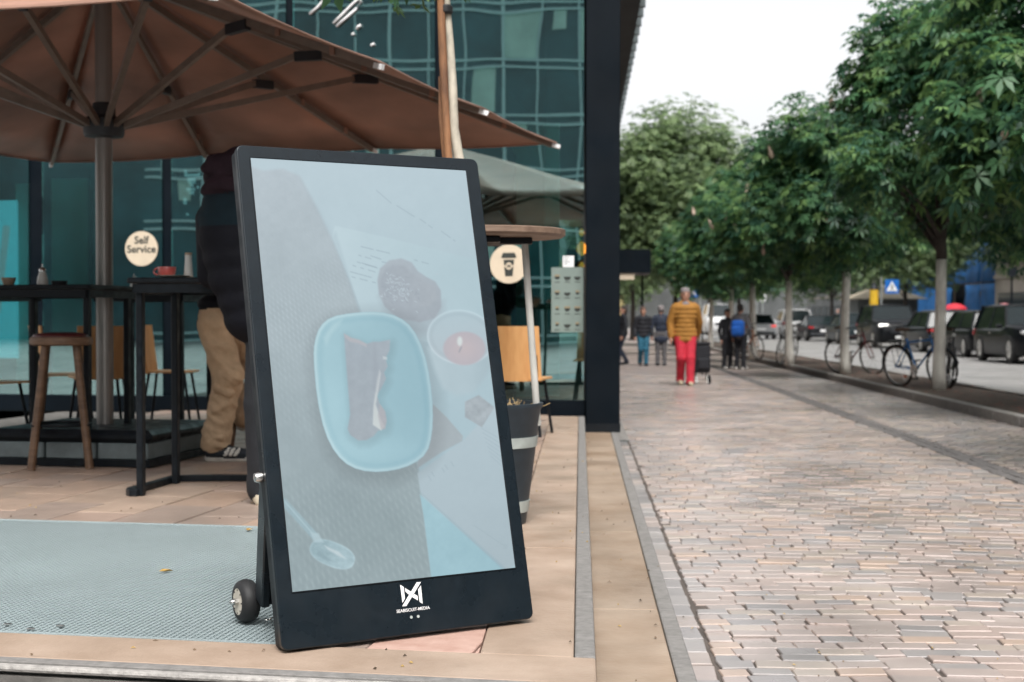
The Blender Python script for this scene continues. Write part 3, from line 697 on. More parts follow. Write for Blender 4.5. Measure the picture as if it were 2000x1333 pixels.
uu = (sx[0][0] * (1 - fu) + sx[1][0] * fu) * (1 - fv) + (sx[3][0] * (1 - fu) + sx[2][0] * fu) * fv
vv_ = (sx[0][1] * (1 - fu) + sx[1][1] * fu) * (1 - fv) + (sx[3][1] * (1 - fu) + sx[2][1] * fu) * fv
W_ = np.array(B0)[None, None] + uu[..., None] * np.array(U) + vv_[..., None] * np.array(V) + np.array(NRM) * .0012
dz_ = W_[..., 2] - HC; dep = W_[..., 1] * math.cos(PITCH) - dz_ * math.sin(PITCH); upc = W_[..., 1] * math.sin(PITCH) + dz_ * math.cos(PITCH)
X_ = CX + FPX * W_[..., 0] / dep; Y_ = CY - FPX * upc / dep
img = np.zeros((*X_.shape, 3))
def lay(poly, colr, soft=1.5, al=1.0, off=(0, 0)):
    m = np.clip(.5 + sdf_poly(X_ - off[0], Y_ - off[1], poly) / (2 * soft), 0, 1) * al
    c = colr if isinstance(colr, np.ndarray) and colr.ndim == 3 else np.array(colr, float)[None, None]
    img[:] = img * (1 - m[..., None]) + c * m[..., None]
    return m
def grad(c0, c1, t): t = np.clip(t, 0, 1)[..., None]; return np.array(c0, float) * (1 - t) + np.array(c1, float) * t
ty_ = (Y_ - 310) / 840
n1 = fbm(X_ / 60, Y_ / 60, 1)[..., None]; n2 = fbm(X_ / 9, Y_ / 9, 5)[..., None]
img[:] = grad((183, 203, 212), (168, 196, 206), ty_ * 1.4) + n1 * 8  # paler towards the top: reflection on the glass painted into the tones
# burlap cloth with its weave
pr_ = 5.2 + 4.6 * np.clip(ty_, 0, 1); a1, a2 = R(33), R(-52)
w1 = np.sin(2 * math.pi * (X_ * math.cos(a1) + Y_ * math.sin(a1)) / pr_ + 1.3 * fbm(X_ / 22, Y_ / 22, 9)); w2 = np.sin(2 * math.pi * (X_ * math.cos(a2) + Y_ * math.sin(a2)) / (pr_ * 1.1) + 1.5 * fbm(X_ / 25, Y_ / 19, 12))
amp = np.clip(.25 + 1.9 * fbm(X_ / 90, Y_ / 90, 20) + .75 * np.exp(-((X_ - 560) ** 2 / 5000 + (Y_ - 620) ** 2 / 9000)) + .9 * np.clip(ty_ - .68, 0, 1) * 2.4 - .5 * np.exp(-((X_ - 560) ** 2 / 3000 + (Y_ - 440) ** 2 / 8000)), .12, 1.4)
wv = (np.maximum(w1, w2) * .6 + w1 * w2 * .5) * amp
bur = grad((176, 188, 196), (141, 158, 161), ty_ * 1.15) + wv[..., None] * np.array((10, 10.5, 10)) + n1 * 16 + n2 * 6
bur = bur + (np.exp(-((X_ - 690) ** 2 / 9000 + (Y_ - 1000) ** 2 / 16000)) * -9)[..., None]
lay([(480, 322), (515, 334), (552, 330), (586, 344), (620, 408), (652, 474), (684, 548), (702, 606), (730, 700), (800, 830), (820, 930), (828, 1010), (846, 1140), (560, 1170)], bur, 3)
for k_ in range(5): lay([(575 + k_, 335), (655 + k_ * 2, 474), (704 + k_ * 2, 606), (700, 606), (650, 474)], (150, 168, 178), 5, .05)
# open book and page text
lay([(654, 441), (780, 470), (905, 502), (940, 508), (960, 640), (965, 700), (800, 660), (706, 610), (684, 548), (649, 462)], grad((189, 211, 219), (176, 202, 211), (X_ - 650) / 300) + n1 * 5, 1.6)
lay([(649, 462), (656, 452), (700, 600), (706, 610)], (170, 192, 201), 3, .6)
for (x0, y0, x1, y1) in ((705, 482, 730, 488), (735, 489, 790, 502), (795, 504, 838, 516), (694, 497, 732, 508), (724, 500, 745, 507), (690, 510, 736, 523), (689, 519, 734, 532), (706, 514, 738, 524), (684, 531, 735, 545), (687, 541, 735, 553), (746, 512, 790, 520), (735, 372, 765, 398), (775, 402, 810, 424), (820, 428, 845, 446), (862, 452, 890, 472)):
    m_ = 6
    for k_ in range(m_):
        if random.random() < .16: continue
        fa, fb_ = k_ / m_, (k_ + .86) / m_; lay([(x0 + (x1 - x0) * fa, y0 + (y1 - y0) * fa - .9), (x0 + (x1 - x0) * fb_, y0 + (y1 - y0) * fb_ - .9), (x0 + (x1 - x0) * fb_, y0 + (y1 - y0) * fb_ + .9), (x0 + (x1 - x0) * fa, y0 + (y1 - y0) * fa + .9)], (148, 168, 178), 1.2, .75)
# heart shaped bowl with its shadow
heart = [(737, 548), (742, 525), (760, 509), (784, 505), (804, 513), (816, 530), (832, 541), (850, 550), (861, 568), (862, 600), (850, 622), (820, 630), (780, 622), (752, 600), (740, 575)]
lay([(742, 580), (800, 600), (866, 590), (866, 640), (838, 656), (770, 650)], (163, 177, 186), 10, .8)
lay(heart, grad((168, 178, 187), (158, 166, 175), (Y_ - 505) / 120) + n2 * 6, 2)
lay([(743, 548), (751, 528), (768, 517), (790, 519), (806, 535), (830, 549), (849, 561), (853, 580), (842, 597), (812, 603), (776, 599), (753, 582), (745, 566)], grad((157, 166, 176), (166, 173, 181), (X_ - 745) / 110) + n2 * 8, 3)
for i in range(110):
    x, y = random.gauss(780, 19), random.gauss(566, 15); a = random.uniform(0, 3.1); q0 = random.uniform(2.5, 4.5); lay([(x + q0 * math.cos(a), y + q0 * math.sin(a)), (x + 1.2 * math.sin(a), y - 1.2 * math.cos(a)), (x - q0 * math.cos(a), y - q0 * math.sin(a)), (x - 1.2 * math.sin(a), y + 1.2 * math.cos(a))], (190, 204, 212) if i % 3 else (146, 156, 166), 1.0, .75)
# lower page, card and blue table corner
lay([(906, 860), (960, 800), (990, 786), (1012, 1100), (985, 1116), (822, 966), (815, 925)], grad((180, 199, 208), (166, 184, 192), (Y_ - 800) / 330) + n1 * 6, 1.6)
lay([(846, 790), (872, 815), (904, 852), (903, 862), (862, 884), (815, 915), (820, 860)], np.array((164, 174, 179.)) + n1 * 8 + n2 * 3, 1.6)
lay([(820, 966), (990, 1118), (843, 1135), (828, 1010)], np.array((152, 195, 207.)) + n1 * 14 + n2 * 7, 1.4)
lay([(818, 960), (826, 966), (990, 1112), (984, 1116)], (140, 170, 182), 2, .5)
lay([(908, 785), (935, 772), (966, 796), (941, 835), (908, 815)], np.array((163, 172, 178.)) + n2 * 26 + np.sin(Y_ / 6 + X_ / 9)[..., None] * 4, 1.4)
for i in range(7): lay([(940 + i * 3, 836 + i * 9), (990, 864 + i * 9), (990, 865.6 + i * 9), (940 + i * 3, 837.6 + i * 9)], (154, 174, 184), 1.2, .6)
for x, y in ((836, 930), (842, 922), (862, 914), (868, 908), (880, 902)): lay([(x, y), (x + 2, y), (x + 7, y + 9), (x + 5, y + 9)], (152, 172, 182), 1.2, .7)
lay([(926, 1026), (985, 1066), (985, 1067.5), (926, 1027.5)], (150, 170, 178), 1.0, .6); lay([(984, 1062), (992, 1064), (990, 1074), (982, 1072)], (160, 178, 186), 1.2, .6)
# plate
plate = [(612, 700), (614, 668), (624, 638), (646, 619), (690, 611), (740, 609), (778, 618), (806, 640), (828, 685), (840, 740), (846, 800), (844, 850), (834, 886), (806, 908), (768, 920), (722, 923), (684, 913), (656, 888), (634, 846), (619, 780)]
def chaikin(pl, k=2):
    for _ in range(k):
        o = []
        for i in range(len(pl)): a, b = pl[i], pl[(i + 1) % len(pl)]; o += [(a[0] * .75 + b[0] * .25, a[1] * .75 + b[1] * .25), (a[0] * .25 + b[0] * .75, a[1] * .25 + b[1] * .75)]
        pl = o
    return pl
plate = chaikin(plate, 1)
sh = np.clip(1 + sdf_poly(X_ - 6, Y_ - 9, plate) / 30, 0, 1)[..., None]; img[:] = img * (1 - .13 * sh)
dp = sdf_poly(X_, Y_, plate); mp_ = np.clip(.5 + dp / 2.2, 0, 1)[..., None]
pc_ = grad((158, 201, 212), (143, 186, 199), (X_ - 640) / 190 + .25 * np.sin((Y_ - 600) / 90)) + n1 * 6
pc_ = pc_ + (np.exp(-((X_ - 655) ** 2 / 900 + (Y_ - 800) ** 2 / 9000)) * 10 + np.exp(-((X_ - 730) ** 2 / 8000 + (Y_ - 880) ** 2 / 600)) * 8)[..., None]
rimf = np.exp(-((dp - 3) / 3.0) ** 2)[..., None]; rim2 = np.exp(-((dp - 13) / 5.0) ** 2)[..., None]
pc_ = pc_ + rimf * np.array((26, 18, 15)) - rim2 * np.array((8, 6, 5)); img[:] = img * (1 - mp_) + pc_ * mp_
lay([(632, 660), (650, 632), (668, 624), (664, 634), (648, 652), (637, 674)], (178, 214, 222), 4, .7)
# cake
cake = [(672, 652), (684, 660), (700, 665), (716, 672), (728, 668), (742, 668), (762, 664), (761, 684), (753, 700), (757, 716), (750, 728), (754, 740), (744, 760), (736, 772), (742, 790), (752, 804), (755, 822), (752, 838), (738, 842), (730, 852), (716, 860), (700, 861), (684, 850), (679, 838), (684, 810), (680, 760), (676, 710)]
sh = np.clip(1 + sdf_poly(X_ - 4, Y_ - 6, cake) / 14, 0, 1)[..., None]; img[:] = img * (1 - .09 * sh)
lay(cake, grad((161, 171, 181), (157, 166, 174), (Y_ - 650) / 210) + n1 * 10 + n2 * 9 + np.sin(X_ / 5 + 3 * fbm(X_ / 20, Y_ / 20, 33))[..., None] * 1.6, 1.6)
lay([(736, 742), (741, 722), (744, 730), (738, 770), (734, 790), (742, 815), (751, 834), (744, 841), (728, 830), (729, 796)], grad((196, 200, 204), (216, 221, 218), (Y_ - 730) / 100), 1.6, .9)
lay([(742, 790), (752, 804), (755, 822), (752, 838), (744, 838), (738, 812)], (178, 172, 176), 2, .7)
lay([(672, 652), (686, 660), (702, 664), (716, 672), (716, 678), (700, 671), (684, 668), (674, 660)], (186, 180, 184), 2, .75); lay([(748, 696), (756, 698), (756, 703), (748, 702)], (205, 212, 214), 1.4, .8)
lay([(728, 672), (734, 670), (740, 720), (733, 765), (727, 760)], (148, 156, 166), 4, .6)
# candle jar
lay([(836, 680), (850, 726), (866, 760), (892, 773), (924, 768), (948, 738), (968, 700), (965, 660)], grad((183, 203, 211), (170, 191, 200), (X_ - 840) / 120) + n1 * 10 + np.sin(X_ / 11)[..., None] * 2.5, 5, .9)
jr = ell(900, 659, 66, 53, 8, 40); dj = sdf_poly(X_, Y_, jr)
lay(jr, grad((179, 201, 210), (186, 199, 207), (Y_ - 610) / 100), 2, .95); img[:] += (np.exp(-((dj - 1) / 2.2) ** 2) * 17 - np.exp(-((dj - 8) / 4.) ** 2) * 7)[..., None]
dc_ = np.sqrt(((X_ - 907) / 44) ** 2 + ((Y_ - 681) / 35) ** 2); cm = np.clip((1 - dc_) * 8, 0, 1)[..., None]; img[:] = img * (1 - cm) + grad((203, 184, 186), (189, 178, 185), dc_) * cm
lay(ell(898, 667, 5, 9), (226, 232, 230), 2.5); lay(ell(899, 683, 1.6, 7, 25), (150, 150, 160), 1.4, .8)
# spoon
lay([(553, 972), (560, 977), (614, 1036), (622, 1046), (612, 1056), (602, 1044), (553, 990)], np.array((150, 180, 189.)) + n2 * 12, 1.8, .85); lay([(556, 978), (610, 1040), (608, 1042), (556, 982)], (180, 208, 215), 1.4, .7)
so_ = ell(649, 1083, 46, 24, 22, 36, 2.4); ds = sdf_poly(X_, Y_, so_); lay(so_, grad((141, 172, 180), (166, 195, 203), (X_ - 610 + (Y_ - 1080) * .8) / 80) + fbm(X_ / 12, Y_ / 8, 44)[..., None] * 46, 1.8, .9); img[:] += (np.exp(-((ds - 1) / 2.) ** 2) * 14)[..., None]
lay([(606, 1040), (622, 1042), (632, 1060), (614, 1060)], (182, 207, 214), 2, .8); lay([(634, 1066), (662, 1078), (676, 1092), (664, 1088), (640, 1074)], (206, 220, 224), 2, .8); lay([(622, 1076), (650, 1096), (640, 1098), (618, 1084)], (128, 156, 164), 2.5, .7)
# pale reflection haze on the glass, painted into the picture colours
img += (fbm(X_ / 140, Y_ / 140, 60) * 9)[..., None] + n2 * 3
img = img * .76 + np.array((171, 187, 195)) * .24; img = np.clip(img, 0, 255) / 255; lin = np.where(img <= .04045, img / 12.92, ((img + .055) / 1.055) ** 2.4)
me = bpy.data.meshes.new('screen_picture'); pv = (W_ - np.array(sg.location)).reshape(-1, 3)
ii = (np.arange(NU - 1)[:, None] * NV + np.arange(NV - 1)[None]).ravel(); fq = np.stack([ii, ii + 1, ii + NV + 1, ii + NV], 1)
me.vertices.add(len(pv)); me.vertices.foreach_set('co', pv.astype(np.float32).ravel()); me.loops.add(fq.size); me.loops.foreach_set('vertex_index', fq.astype(np.int32).ravel())
me.polygons.add(len(fq)); me.polygons.foreach_set('loop_start', np.arange(0, fq.size, 4, dtype=np.int32)); me.polygons.foreach_set('loop_total', np.full(len(fq), 4, np.int32)); me.update()
ca = me.color_attributes.new('picture', 'FLOAT_COLOR', 'POINT'); ca.data.foreach_set('color', np.concatenate([lin, np.ones((*lin.shape[:2], 1))], 2).astype(np.float32).ravel())
M['screen'] = mat('screen_display', (.02, .022, .024), .26, spec=.4); _N = M['screen'].node_tree; _at = _N.nodes.new('ShaderNodeAttribute'); _at.attribute_name = 'picture'
_N.links.new(_at.outputs['Color'], _N.nodes['Principled BSDF'].inputs['Emission Color']); _N.nodes['Principled BSDF'].inputs['Emission Strength'].default_value = .48
me.materials.append(M['screen']); o = bpy.data.objects.new('screen_picture', me); col.objects.link(o); o.parent = sg
q = MB()
for i in range(4):
    a, b = sx[i], sx[(i + 1) % 4]; q.bar(B0 + U * a[0] + V * a[1] + NRM * .001, B0 + U * b[0] + V * b[1] + NRM * .001, .003, .003)
q.build('screen_edge', M['blackmetal'], sg, world=True)
# emblem and lettering
def pp(poly, name, m=M['white'], z=.0008):
    k = [puv(*p) for p in poly]; ar = sum(k[i][0] * k[(i + 1) % len(k)][1] - k[(i + 1) % len(k)][0] * k[i][1] for i in range(len(k)))
    if ar < 0: k = k[::-1]
    q = MB(); q.prism(k, B0 + NRM * z, axp, .0006); return q.build(name, m, sg, world=True)
ze = lambda x, y: (740 + x * 140 / 1555, 1110 + y * 120 / 1333)
em = pp([ze(*p) for p in ((455, 362), (535, 412), (560, 665), (508, 755))], 'emblem_bar')
pp([ze(*p) for p in ((908, 378), (945, 775), (880, 735), (845, 470))], 'emblem_bar')
pp([ze(*p) for p in ((815, 310), (908, 302), (592, 825), (500, 832))], 'emblem_stroke')
pp([ze(*p) for p in ((560, 432), (690, 510), (650, 580), (575, 515))], 'emblem_stroke')
pp([ze(*p) for p in ((765, 562), (835, 605), (843, 705), (715, 628))], 'emblem_stroke')
a, b = puv(774, 1196.5), puv(839, 1186); cen = B0 + U * ((a[0] + b[0]) / 2) + V * ((a[1] + b[1]) / 2) + NRM * .0012
text_mesh('lettering', 'SEABISCUIT-MEDIA', .0124, cen, axp, M['white'], sg, bold=.00012, thick=.0003)
for x, y in ((803, 1206), (816.5, 1204.5)):
    a = puv(x, y); q = MB(); q.lathe(B0 + U * a[0] + V * a[1] + NRM * .0006, [(0, 0), (.0042, 0), (.0042, .001), (0, .001)], 14, ax=axp); q.build('sensor_window', M['potband'], sg, world=True)
# support frame with wheels
hp = puv(519, 905)[1]; DN = Vector((0, 0, 1))
hl = B0 + U * .035 + V * hp - NRM * .075; hr = B0 + U * (PW - .035) + V * hp - NRM * .075
fl = hl + bk_ * .16 + u_ * .045; fl.z = ZT + .085; fr_ = hr + bk_ * .16 - u_ * .045; fr_.z = ZT + .085
for a, b in ((hl, fl), (hr, fr_)):
    d = (b - a).normalized(); x = d.cross(u_).normalized(); q = MB(); q.rbox((a + b) / 2, ((b - a).length + .03, .026, .06), .004, ax=(d, u_, x)); q.build('stand_leg', M['navy'], sg, world=True)
q = MB(); q.bar(fl + Vector((0, 0, .03)), fr_ + Vector((0, 0, .03)), .05, .09); q.build('cross_beam', M['blackmetal'], sg, world=True)
q = MB(); q.bar((hl + fl) / 2, (hr + fr_) / 2, .02, .05); q.build('cross_beam', M['blackmetal'], sg, world=True)
k_ = puv(511, 929); kp = B0 + U * (-.006) + V * puv(519, 929)[1] - NRM * .035
q = MB(); q.lathe(kp, [(.004, -.02), (.014, -.018), (.017, 0), (.012, .014), (.003, .016)], 14, ax=(NRM, V, -U)); q.build('lock_knob', M['chrome'], sg, smooth=40, world=True)
for wp, sd in ((G(481, 1216, ZT), -1), (G(481, 1216, ZT) + u_ * (PW + .12), 1)):
    wc = Vector((wp.x, wp.y, ZT + .064)); axw = (bk_, Vector((0, 0, 1)), u_ * sd)
    q = MB(); pr_ = [(.030, -.026), (.052, -.026), (.060, -.018), (.064, -.006), (.064, .006), (.060, .018), (.052, .026), (.040, .028), (.037, .022), (.030, .022)]
    q.lathe(wc, pr_, 32, ax=axw); ty = q.build('wheel', M['rubber'], sg, smooth=45, world=True)
    q = MB(); o_ = wc + u_ * sd * .0225
    q.lathe(o_ - sg.location, [(.026, 0), (.040, 0), (.040, .004), (.034, .005), (.026, .004)], 32, ax=axw); q.build('rim', M['rimcream'], ty, smooth=40)
    q = MB(); q.lathe(o_ - sg.location, [(.0, -.002), (.027, -.002), (.022, .003), (0, .003)], 20, ax=axw); q.build('hub', M['rubber'], ty, smooth=40)
    for i in range(8):
        a = i * .785; c = o_ + (axw[0] * math.cos(a) + axw[1] * math.sin(a)) * .034 + axw[2] * .0048; q = MB(); q.lathe(c - sg.location, [(0, 0), (.0028, 0), (.0028, .001), (0, .001)], 8, ax=axw); q.build('rim_hole', M['rubber'], ty)
    q = MB(); q.cyl(o_, o_ + u_ * sd * .016, .011, n=6); q.lathe(o_ + u_ * sd * .016, [(.0085, 0), (.0085, .006), (.005, .011), (.001, .013)], 14, ax=axw); q.build('axle_nut', M['chrome'], sg, smooth=40, world=True)
ch = MB(); p0, p1 = fl + Vector((0, -.02, -.06)) + u_ * .02, fl + u_ * .16 + Vector((0, -.02, -.065))
for i in range(10):
    p = p0.lerp(p1, i / 9); d = (p1 - p0).normalized(); t_ = [p + d * .010 * math.cos(a) + (Vector((0, 0, 1)) if i % 2 else bk_) * .005 * math.sin(a) for a in (0, .8, 1.57, 2.4, 3.14, 3.9, 4.7, 5.5)]; ch.tube(t_, .0018, 5, True)
ch.build('chain', M['chrome'], sg, smooth=180, world=True)

# ================================================================== UMBRELLA
uc = Vector((-2.60, 9.08, ZT)); ua = -.2994; ha, hb = 2.26, 2.66; ze_, zp = 2.55, 3.44
um = thing('market_umbrella', uc, 'large square brown market umbrella on a thick metal pole', 'umbrella')
e1 = Vector((math.cos(ua), math.sin(ua), 0)); e2 = Vector((-math.sin(ua), math.cos(ua), 0)); Z_ = Vector((0, 0, 1))
rim = []
for (i0, j0, i1, j1) in ((-1, 1, 1, 1), (1, 1, 1, -1), (1, -1, -1, -1), (-1, -1, -1, 1)):
    for k in range(3): f_ = k / 3; rim.append((i0 + (i1 - i0) * f_, j0 + (j1 - j0) * f_))
top = Vector((uc.x, uc.y, zp))
rp = [uc - Z_ * ZT + e1 * (i * ha) + e2 * (j * hb) + Z_ * (ze_ + .02 * (1 - abs(i * j))) for i, j in rim]
for k in range(12):
    a, b = rp[k], rp[(k + 1) % 12]; n_ = 6; vs = []; fx = []
    for r in range(n_ + 1):
        for s in range(n_ + 1):
            p = top.lerp(a.lerp(b, s / n_), .02 + .98 * r / n_); sag = .035 * math.sin(math.pi * s / n_) * (r / n_); vs.append(p - Z_ * sag * (1 if r < n_ else .55))
    for r in range(n_):
        for s in range(n_): i = r * (n_ + 1) + s; fx.append((i, i + 1, i + n_ + 2, i + n_ + 1))
    q = MB(); q.add(vs, fx); o = q.build('canopy_panel', M['canopy'], um, smooth=180, world=True); sd = o.modifiers.new('thick', 'SOLIDIFY'); sd.thickness = .004; sd.offset = 1
    ha_ = MB(); ha_.tube([a.lerp(b, s / 6) - Z_ * (.035 * math.sin(math.pi * s / 6) * .55 + .003) for s in range(7)], .006, 6); ha_.build('hem', M['canopy'], um, world=True)
hubz = 2.42
for k in range(12):
    e = rp[k]; d = (e - top); st = top + d * .04 - Z_ * .045; en = top + d * .985 - Z_ * .03
    q = MB(); q.bar(st, en, .03, .042); rb = q.build('rib', M['ribmetal'], um, world=True)
    q = MB(); en2 = top + d * 1.0 - Z_ * .026; q.bar(en - uc, en2 + d.normalized() * .025 - uc, .024, .03); q.build('rib_tip', M['white'], rb)
    for f_ in (.68, .86): q = MB(); q.box(top + d * f_ - Z_ * .028 - uc, (.035, .044, .05), math.atan2(d.y, d.x)); q.build('strap', M['canopy'], rb)
    jn = top + d * .53 - Z_ * .06; h_ = Vector((uc.x, uc.y, hubz)) + Vector((d.x, d.y, 0)).normalized() * .10
    q = MB(); q.bar(h_, jn, .032, .04); q.build('strut', M['ribmetal'], um, world=True)
    dd = (jn - h_).normalized(); q = MB(); q.bar(jn - dd * .09, jn + d.normalized() * .10 + Z_ * .01, .045, .06); q.build('strut_joint', M['darkplastic'], um, world=True)
q = MB(); q.cyl(uc + Z_ * .0, (uc.x, uc.y, zp - .05), .053, n=24); q.build('pole', M['polemetal'], um, smooth=40, world=True)
q = MB(); q.lathe((uc.x, uc.y, hubz - .075), [(.06, 0), (.12, .01), (.128, .03), (.128, .12), (.10, .135), (.075, .14), (.07, .22), (.06, .225)], 28); q.build('runner_hub', M['darkplastic'], um, smooth=35, world=True)
q = MB(); q.cyl((uc.x, uc.y, zp - .22), (uc.x, uc.y, zp - .20), .062, n=24); q.build('pole_collar', M['darkplastic'], um, world=True)
q = MB(); q.cyl((uc.x, uc.y, zp - .10), (uc.x, uc.y, zp + .03), .10, n=20); q.build('top_hub', M['darkplastic'], um, world=True)
q = MB(); q.rbox((uc.x, uc.y, ZT + .185), (1.06, .96, .08), .03, TH); q.build('base_cover', M['blackmetal'], um, world=True)
for i in range(3):
    for j in (0, 1): q = MB(); q.rbox(uc + EA * (-.34 + i * .34) + EB * (-.235 + j * .47) + Z_ * .095, (.325, .45, .10), .008, TH); q.build('base_slab', M['granite'], um, world=True)
q = MB(); q.box(uc + Z_ * .025, (1.04, .94, .045), TH); q.build('base_frame', M['blackmetal'], um, world=True)

# ================================================================== TABLES, STOOLS, CHAIRS
def bar_table(loc, rz, label):
    t = thing('bar_table', loc, label, 'table', 'black bar tables on the terrace', rz)
    q = MB(); q.rbox((0, 0, 1.09), (.74, .74, .028), .006); q.build('table_top', M['blackmetal'], t)
    q = MB()
    for x, y, d in ((0, -.34, (.68, .03, .045)), (0, .34, (.68, .03, .045)), (-.34, 0, (.03, .66, .045)), (.34, 0, (.03, .66, .045))): q.box((x, y, 1.05), d)
    q.build('apron', M['blackmetal'], t)
    for x, y in ((-.325, -.30), (-.325, .24), (.325, -.30), (.325, .24)): q = MB(); q.rbox((x, y, .525), (.034, .05, 1.05), .004); q.build('leg', M['blackmetal'], t)
    pts = [(-.325, -.33)] + [(-.325 - .075 * math.sin(a), -.30 + .075 - .105 * math.cos(a)) for a in (.5, 1.0, 1.57, 2.1)] + [(-.36 + .1 * i, .30 + .09 * math.sin(math.pi * (i + .5) / 7.8)) for i in range(8)] + [(.325 + .075 * math.sin(a), -.30 + .075 - .105 * math.cos(a)) for a in (2.1, 1.57, 1.0, .5)] + [(.325, -.33)]
    q = MB(); vs = []; fx = []; n = len(pts)
    for i, (x, y) in enumerate(pts):
        a_ = pts[max(0, i - 1)]; b_ = pts[min(n - 1, i + 1)]; dx, dy = b_[0] - a_[0], b_[1] - a_[1]; L_ = math.hypot(dx, dy); nx, ny = -dy / L_ * .022, dx / L_ * .022
        vs += [(x + nx, y + ny, .0), (x - nx, y - ny, .0), (x - nx, y - ny, .035), (x + nx, y + ny, .035)]
    for i in range(n - 1):
        for k in range(4): fx.append((i * 4 + k, i * 4 + (k + 1) % 4, i * 4 + 4 + (k + 1) % 4, i * 4 + 4 + k))
    fx += [(3, 2, 1, 0), tuple((n - 1) * 4 + k for k in range(4))]; q.add(vs, fx); q.build('foot_rail', M['blackmetal'], t, bevel=.004)
    return t
tA = bar_table((-1.53, 7.47, ZT), TH * .5, 'black square bar table with a red cup and saucer on top')
tB = dup(tA, (-2.84, 8.98, ZT), TH, 'black bar table behind the oxblood stool at the left edge')
tC = dup(tA, (-2.72, 10.9, ZT), TH, 'black bar table nearest the Self Service sticker')
tD = dup(tA, (-4.0, 10.6, ZT), TH, 'black bar table under the glowing cyan screen')
def stool(loc, rz, label):
    t = thing('bar_stool', loc, label, 'stool', 'wooden bar stools', rz)
    q = MB(); q.lathe((0, 0, .735), [(.0, 0), (.165, 0), (.182, .008), (.186, .025), (.182, .045), (.172, .052), (0, .052)], 36); q.build('seat', M['oakrim'], t, smooth=35)
    q = MB(); q.lathe((0, 0, .787), [(.168, 0), (.165, .012), (.14, .022), (.07, .028), (.001, .029)], 36); q.build('cushion', M['leather'], t, smooth=60)
    for i in range(4):
        a = R(45 + 90 * i + 8); q = MB(); q.cyl((.125 * math.cos(a), .125 * math.sin(a), .74), (.235 * math.cos(a), .235 * math.sin(a), 0), .0225, .025, 14); l_ = q.build('leg', M['oak'], t, smooth=40)
        r_ = .125 + .11 * (.74 - .26) / .74 + .024; q = MB(); q.lathe((r_ * math.cos(a), r_ * math.sin(a), .26), [(.0, 0), (.007, 0), (.006, .004), (0, .005)], 10, ax=(Vector((-math.sin(a), math.cos(a), 0)), Z_, Vector((math.cos(a), math.sin(a), 0)))); q.build('bolt', M['blackmetal'], l_)
    q = MB(); q.tube([(.172 * math.cos(a * .2618), .172 * math.sin(a * .2618), .26) for a in range(24)], .011, 8, True); q.build('foot_ring', M['blackmetal'], t, smooth=180)
    return t
p = G(121, 912, ZT)
st0 = stool((p.x, p.y, ZT), .12, 'wooden bar stool with oxblood cushion standing alone at left')
dup(st0, (-1.62, 9.28, ZT), 1.1, 'wooden bar stool under the person in khaki trousers')
def chair(loc, rz, label):
    t = thing('cafe_chair', loc, label, 'chair', 'plywood chairs by the glass front', rz)
    def curved(w, h, z0, y0, tilt, bend):
        q = MB(); n = 8; vs = []; fx = []
        for i in range(n + 1):
            x = -w / 2 + w * i / n; c = bend * ((2 * i / n - 1) ** 2)
            for zz in (0, h):
                for d in (0, .012): vs.append((x * (1 - .06 * zz / max(h, .01)), y0 - c + tilt * zz + d, z0 + zz))
        for i in range(n):
            o = i * 4; fx += [(o, o + 4, o + 6, o + 2), (o + 1, o + 3, o + 7, o + 5), (o + 2, o + 6, o + 7, o + 3), (o, o + 1, o + 5, o + 4)]
        fx += [(0, 2, 3, 1), (n * 4, n * 4 + 1, n * 4 + 3, n * 4 + 2)]; q.add(vs, fx); return q
    curved(.42, .42, .42, .20, .12, .05).build('backrest', M['ply'], t, smooth=40)
    q = MB(); q.prism(rrect(-.22, -.22, .22, .2, .05), (0, 0, .43), (Vector((1, 0, 0)), Vector((0, 1, 0)), Z_), .014); q.build('seat', M['ply'], t)
    for x in (-1, 1):
        for y in (-1, 1): q = MB(); q.cyl((x * .16, y * .15, .43), (x * .21, y * .21, 0), .012, n=8); q.build('leg', M['blackmetal'], t)
        q = MB(); q.cyl((x * .18, .19, .43), (x * .18, .225, .62), .009, n=8); q.build('back_stay', M['blackmetal'], t)
    return t
c0 = chair((.06, 11.0, ZT), R(180 - 14), 'orange plywood chair beside the planter pot')
dup(c0, (-3.28, 11.3, ZT), R(205), 'orange plywood chair seen behind the oxblood stool')
dup(c0, (-3.72, 11.75, ZT), R(120), 'orange plywood chair turned sideways left of the stool legs')
dup(c0, (-2.98, 12.4, ZT), R(92), 'orange plywood chair seen edge on beside the umbrella pole')
dup(c0, (-3.8, 10.3, ZT), R(150), 'orange plywood chair nearest the left edge of the picture')

# table things
ztop = ZT + 1.104
p = A(338, 541, 7.3); t = thing('saucer', (p.x, p.y, ztop), 'cream saucer under the red cup', 'saucer')
q = MB(); q.lathe((0, 0, 0), [(0, .001), (.045, .001), (.085, .012), (.087, .015), (.045, .006), (0, .006)], 30); q.build('dish', M['porcelain'], t, smooth=60)
p = A(326, 532, 7.3); t = thing('coffee_cup', (p.x, p.y, ztop + .007), 'red glazed coffee cup on the black bar table', 'cup')
q = MB(); q.lathe((0, 0, 0), [(.0, .0), (.028, 0), (.032, .004), (.044, .02), (.047, .05), (.046, .052), (.043, .05), (.04, .02), (0, .008)], 28); q.build('bowl', M['redcup'], t, smooth=60)
q = MB(); q.tube([(-.044 - .024 * math.sin(a), 0, .028 + .017 * math.cos(a)) for a in (0, .5, 1, 1.57, 2.1, 2.6, 3.14)], .0055, 8); q.build('handle', M['redcup'], t, smooth=180)
p = A(368, 520, 7.35); t = thing('milk_bottle', (p.x, p.y, ztop), 'small pale glass bottle beside the red cup', 'bottle')
q = MB(); q.lathe((0, 0, 0), [(0, 0), (.022, 0), (.024, .01), (.02, .06), (.017, .1), (.017, .122), (0, .124)], 20); q.build('body', M['sugar'], t, smooth=60)
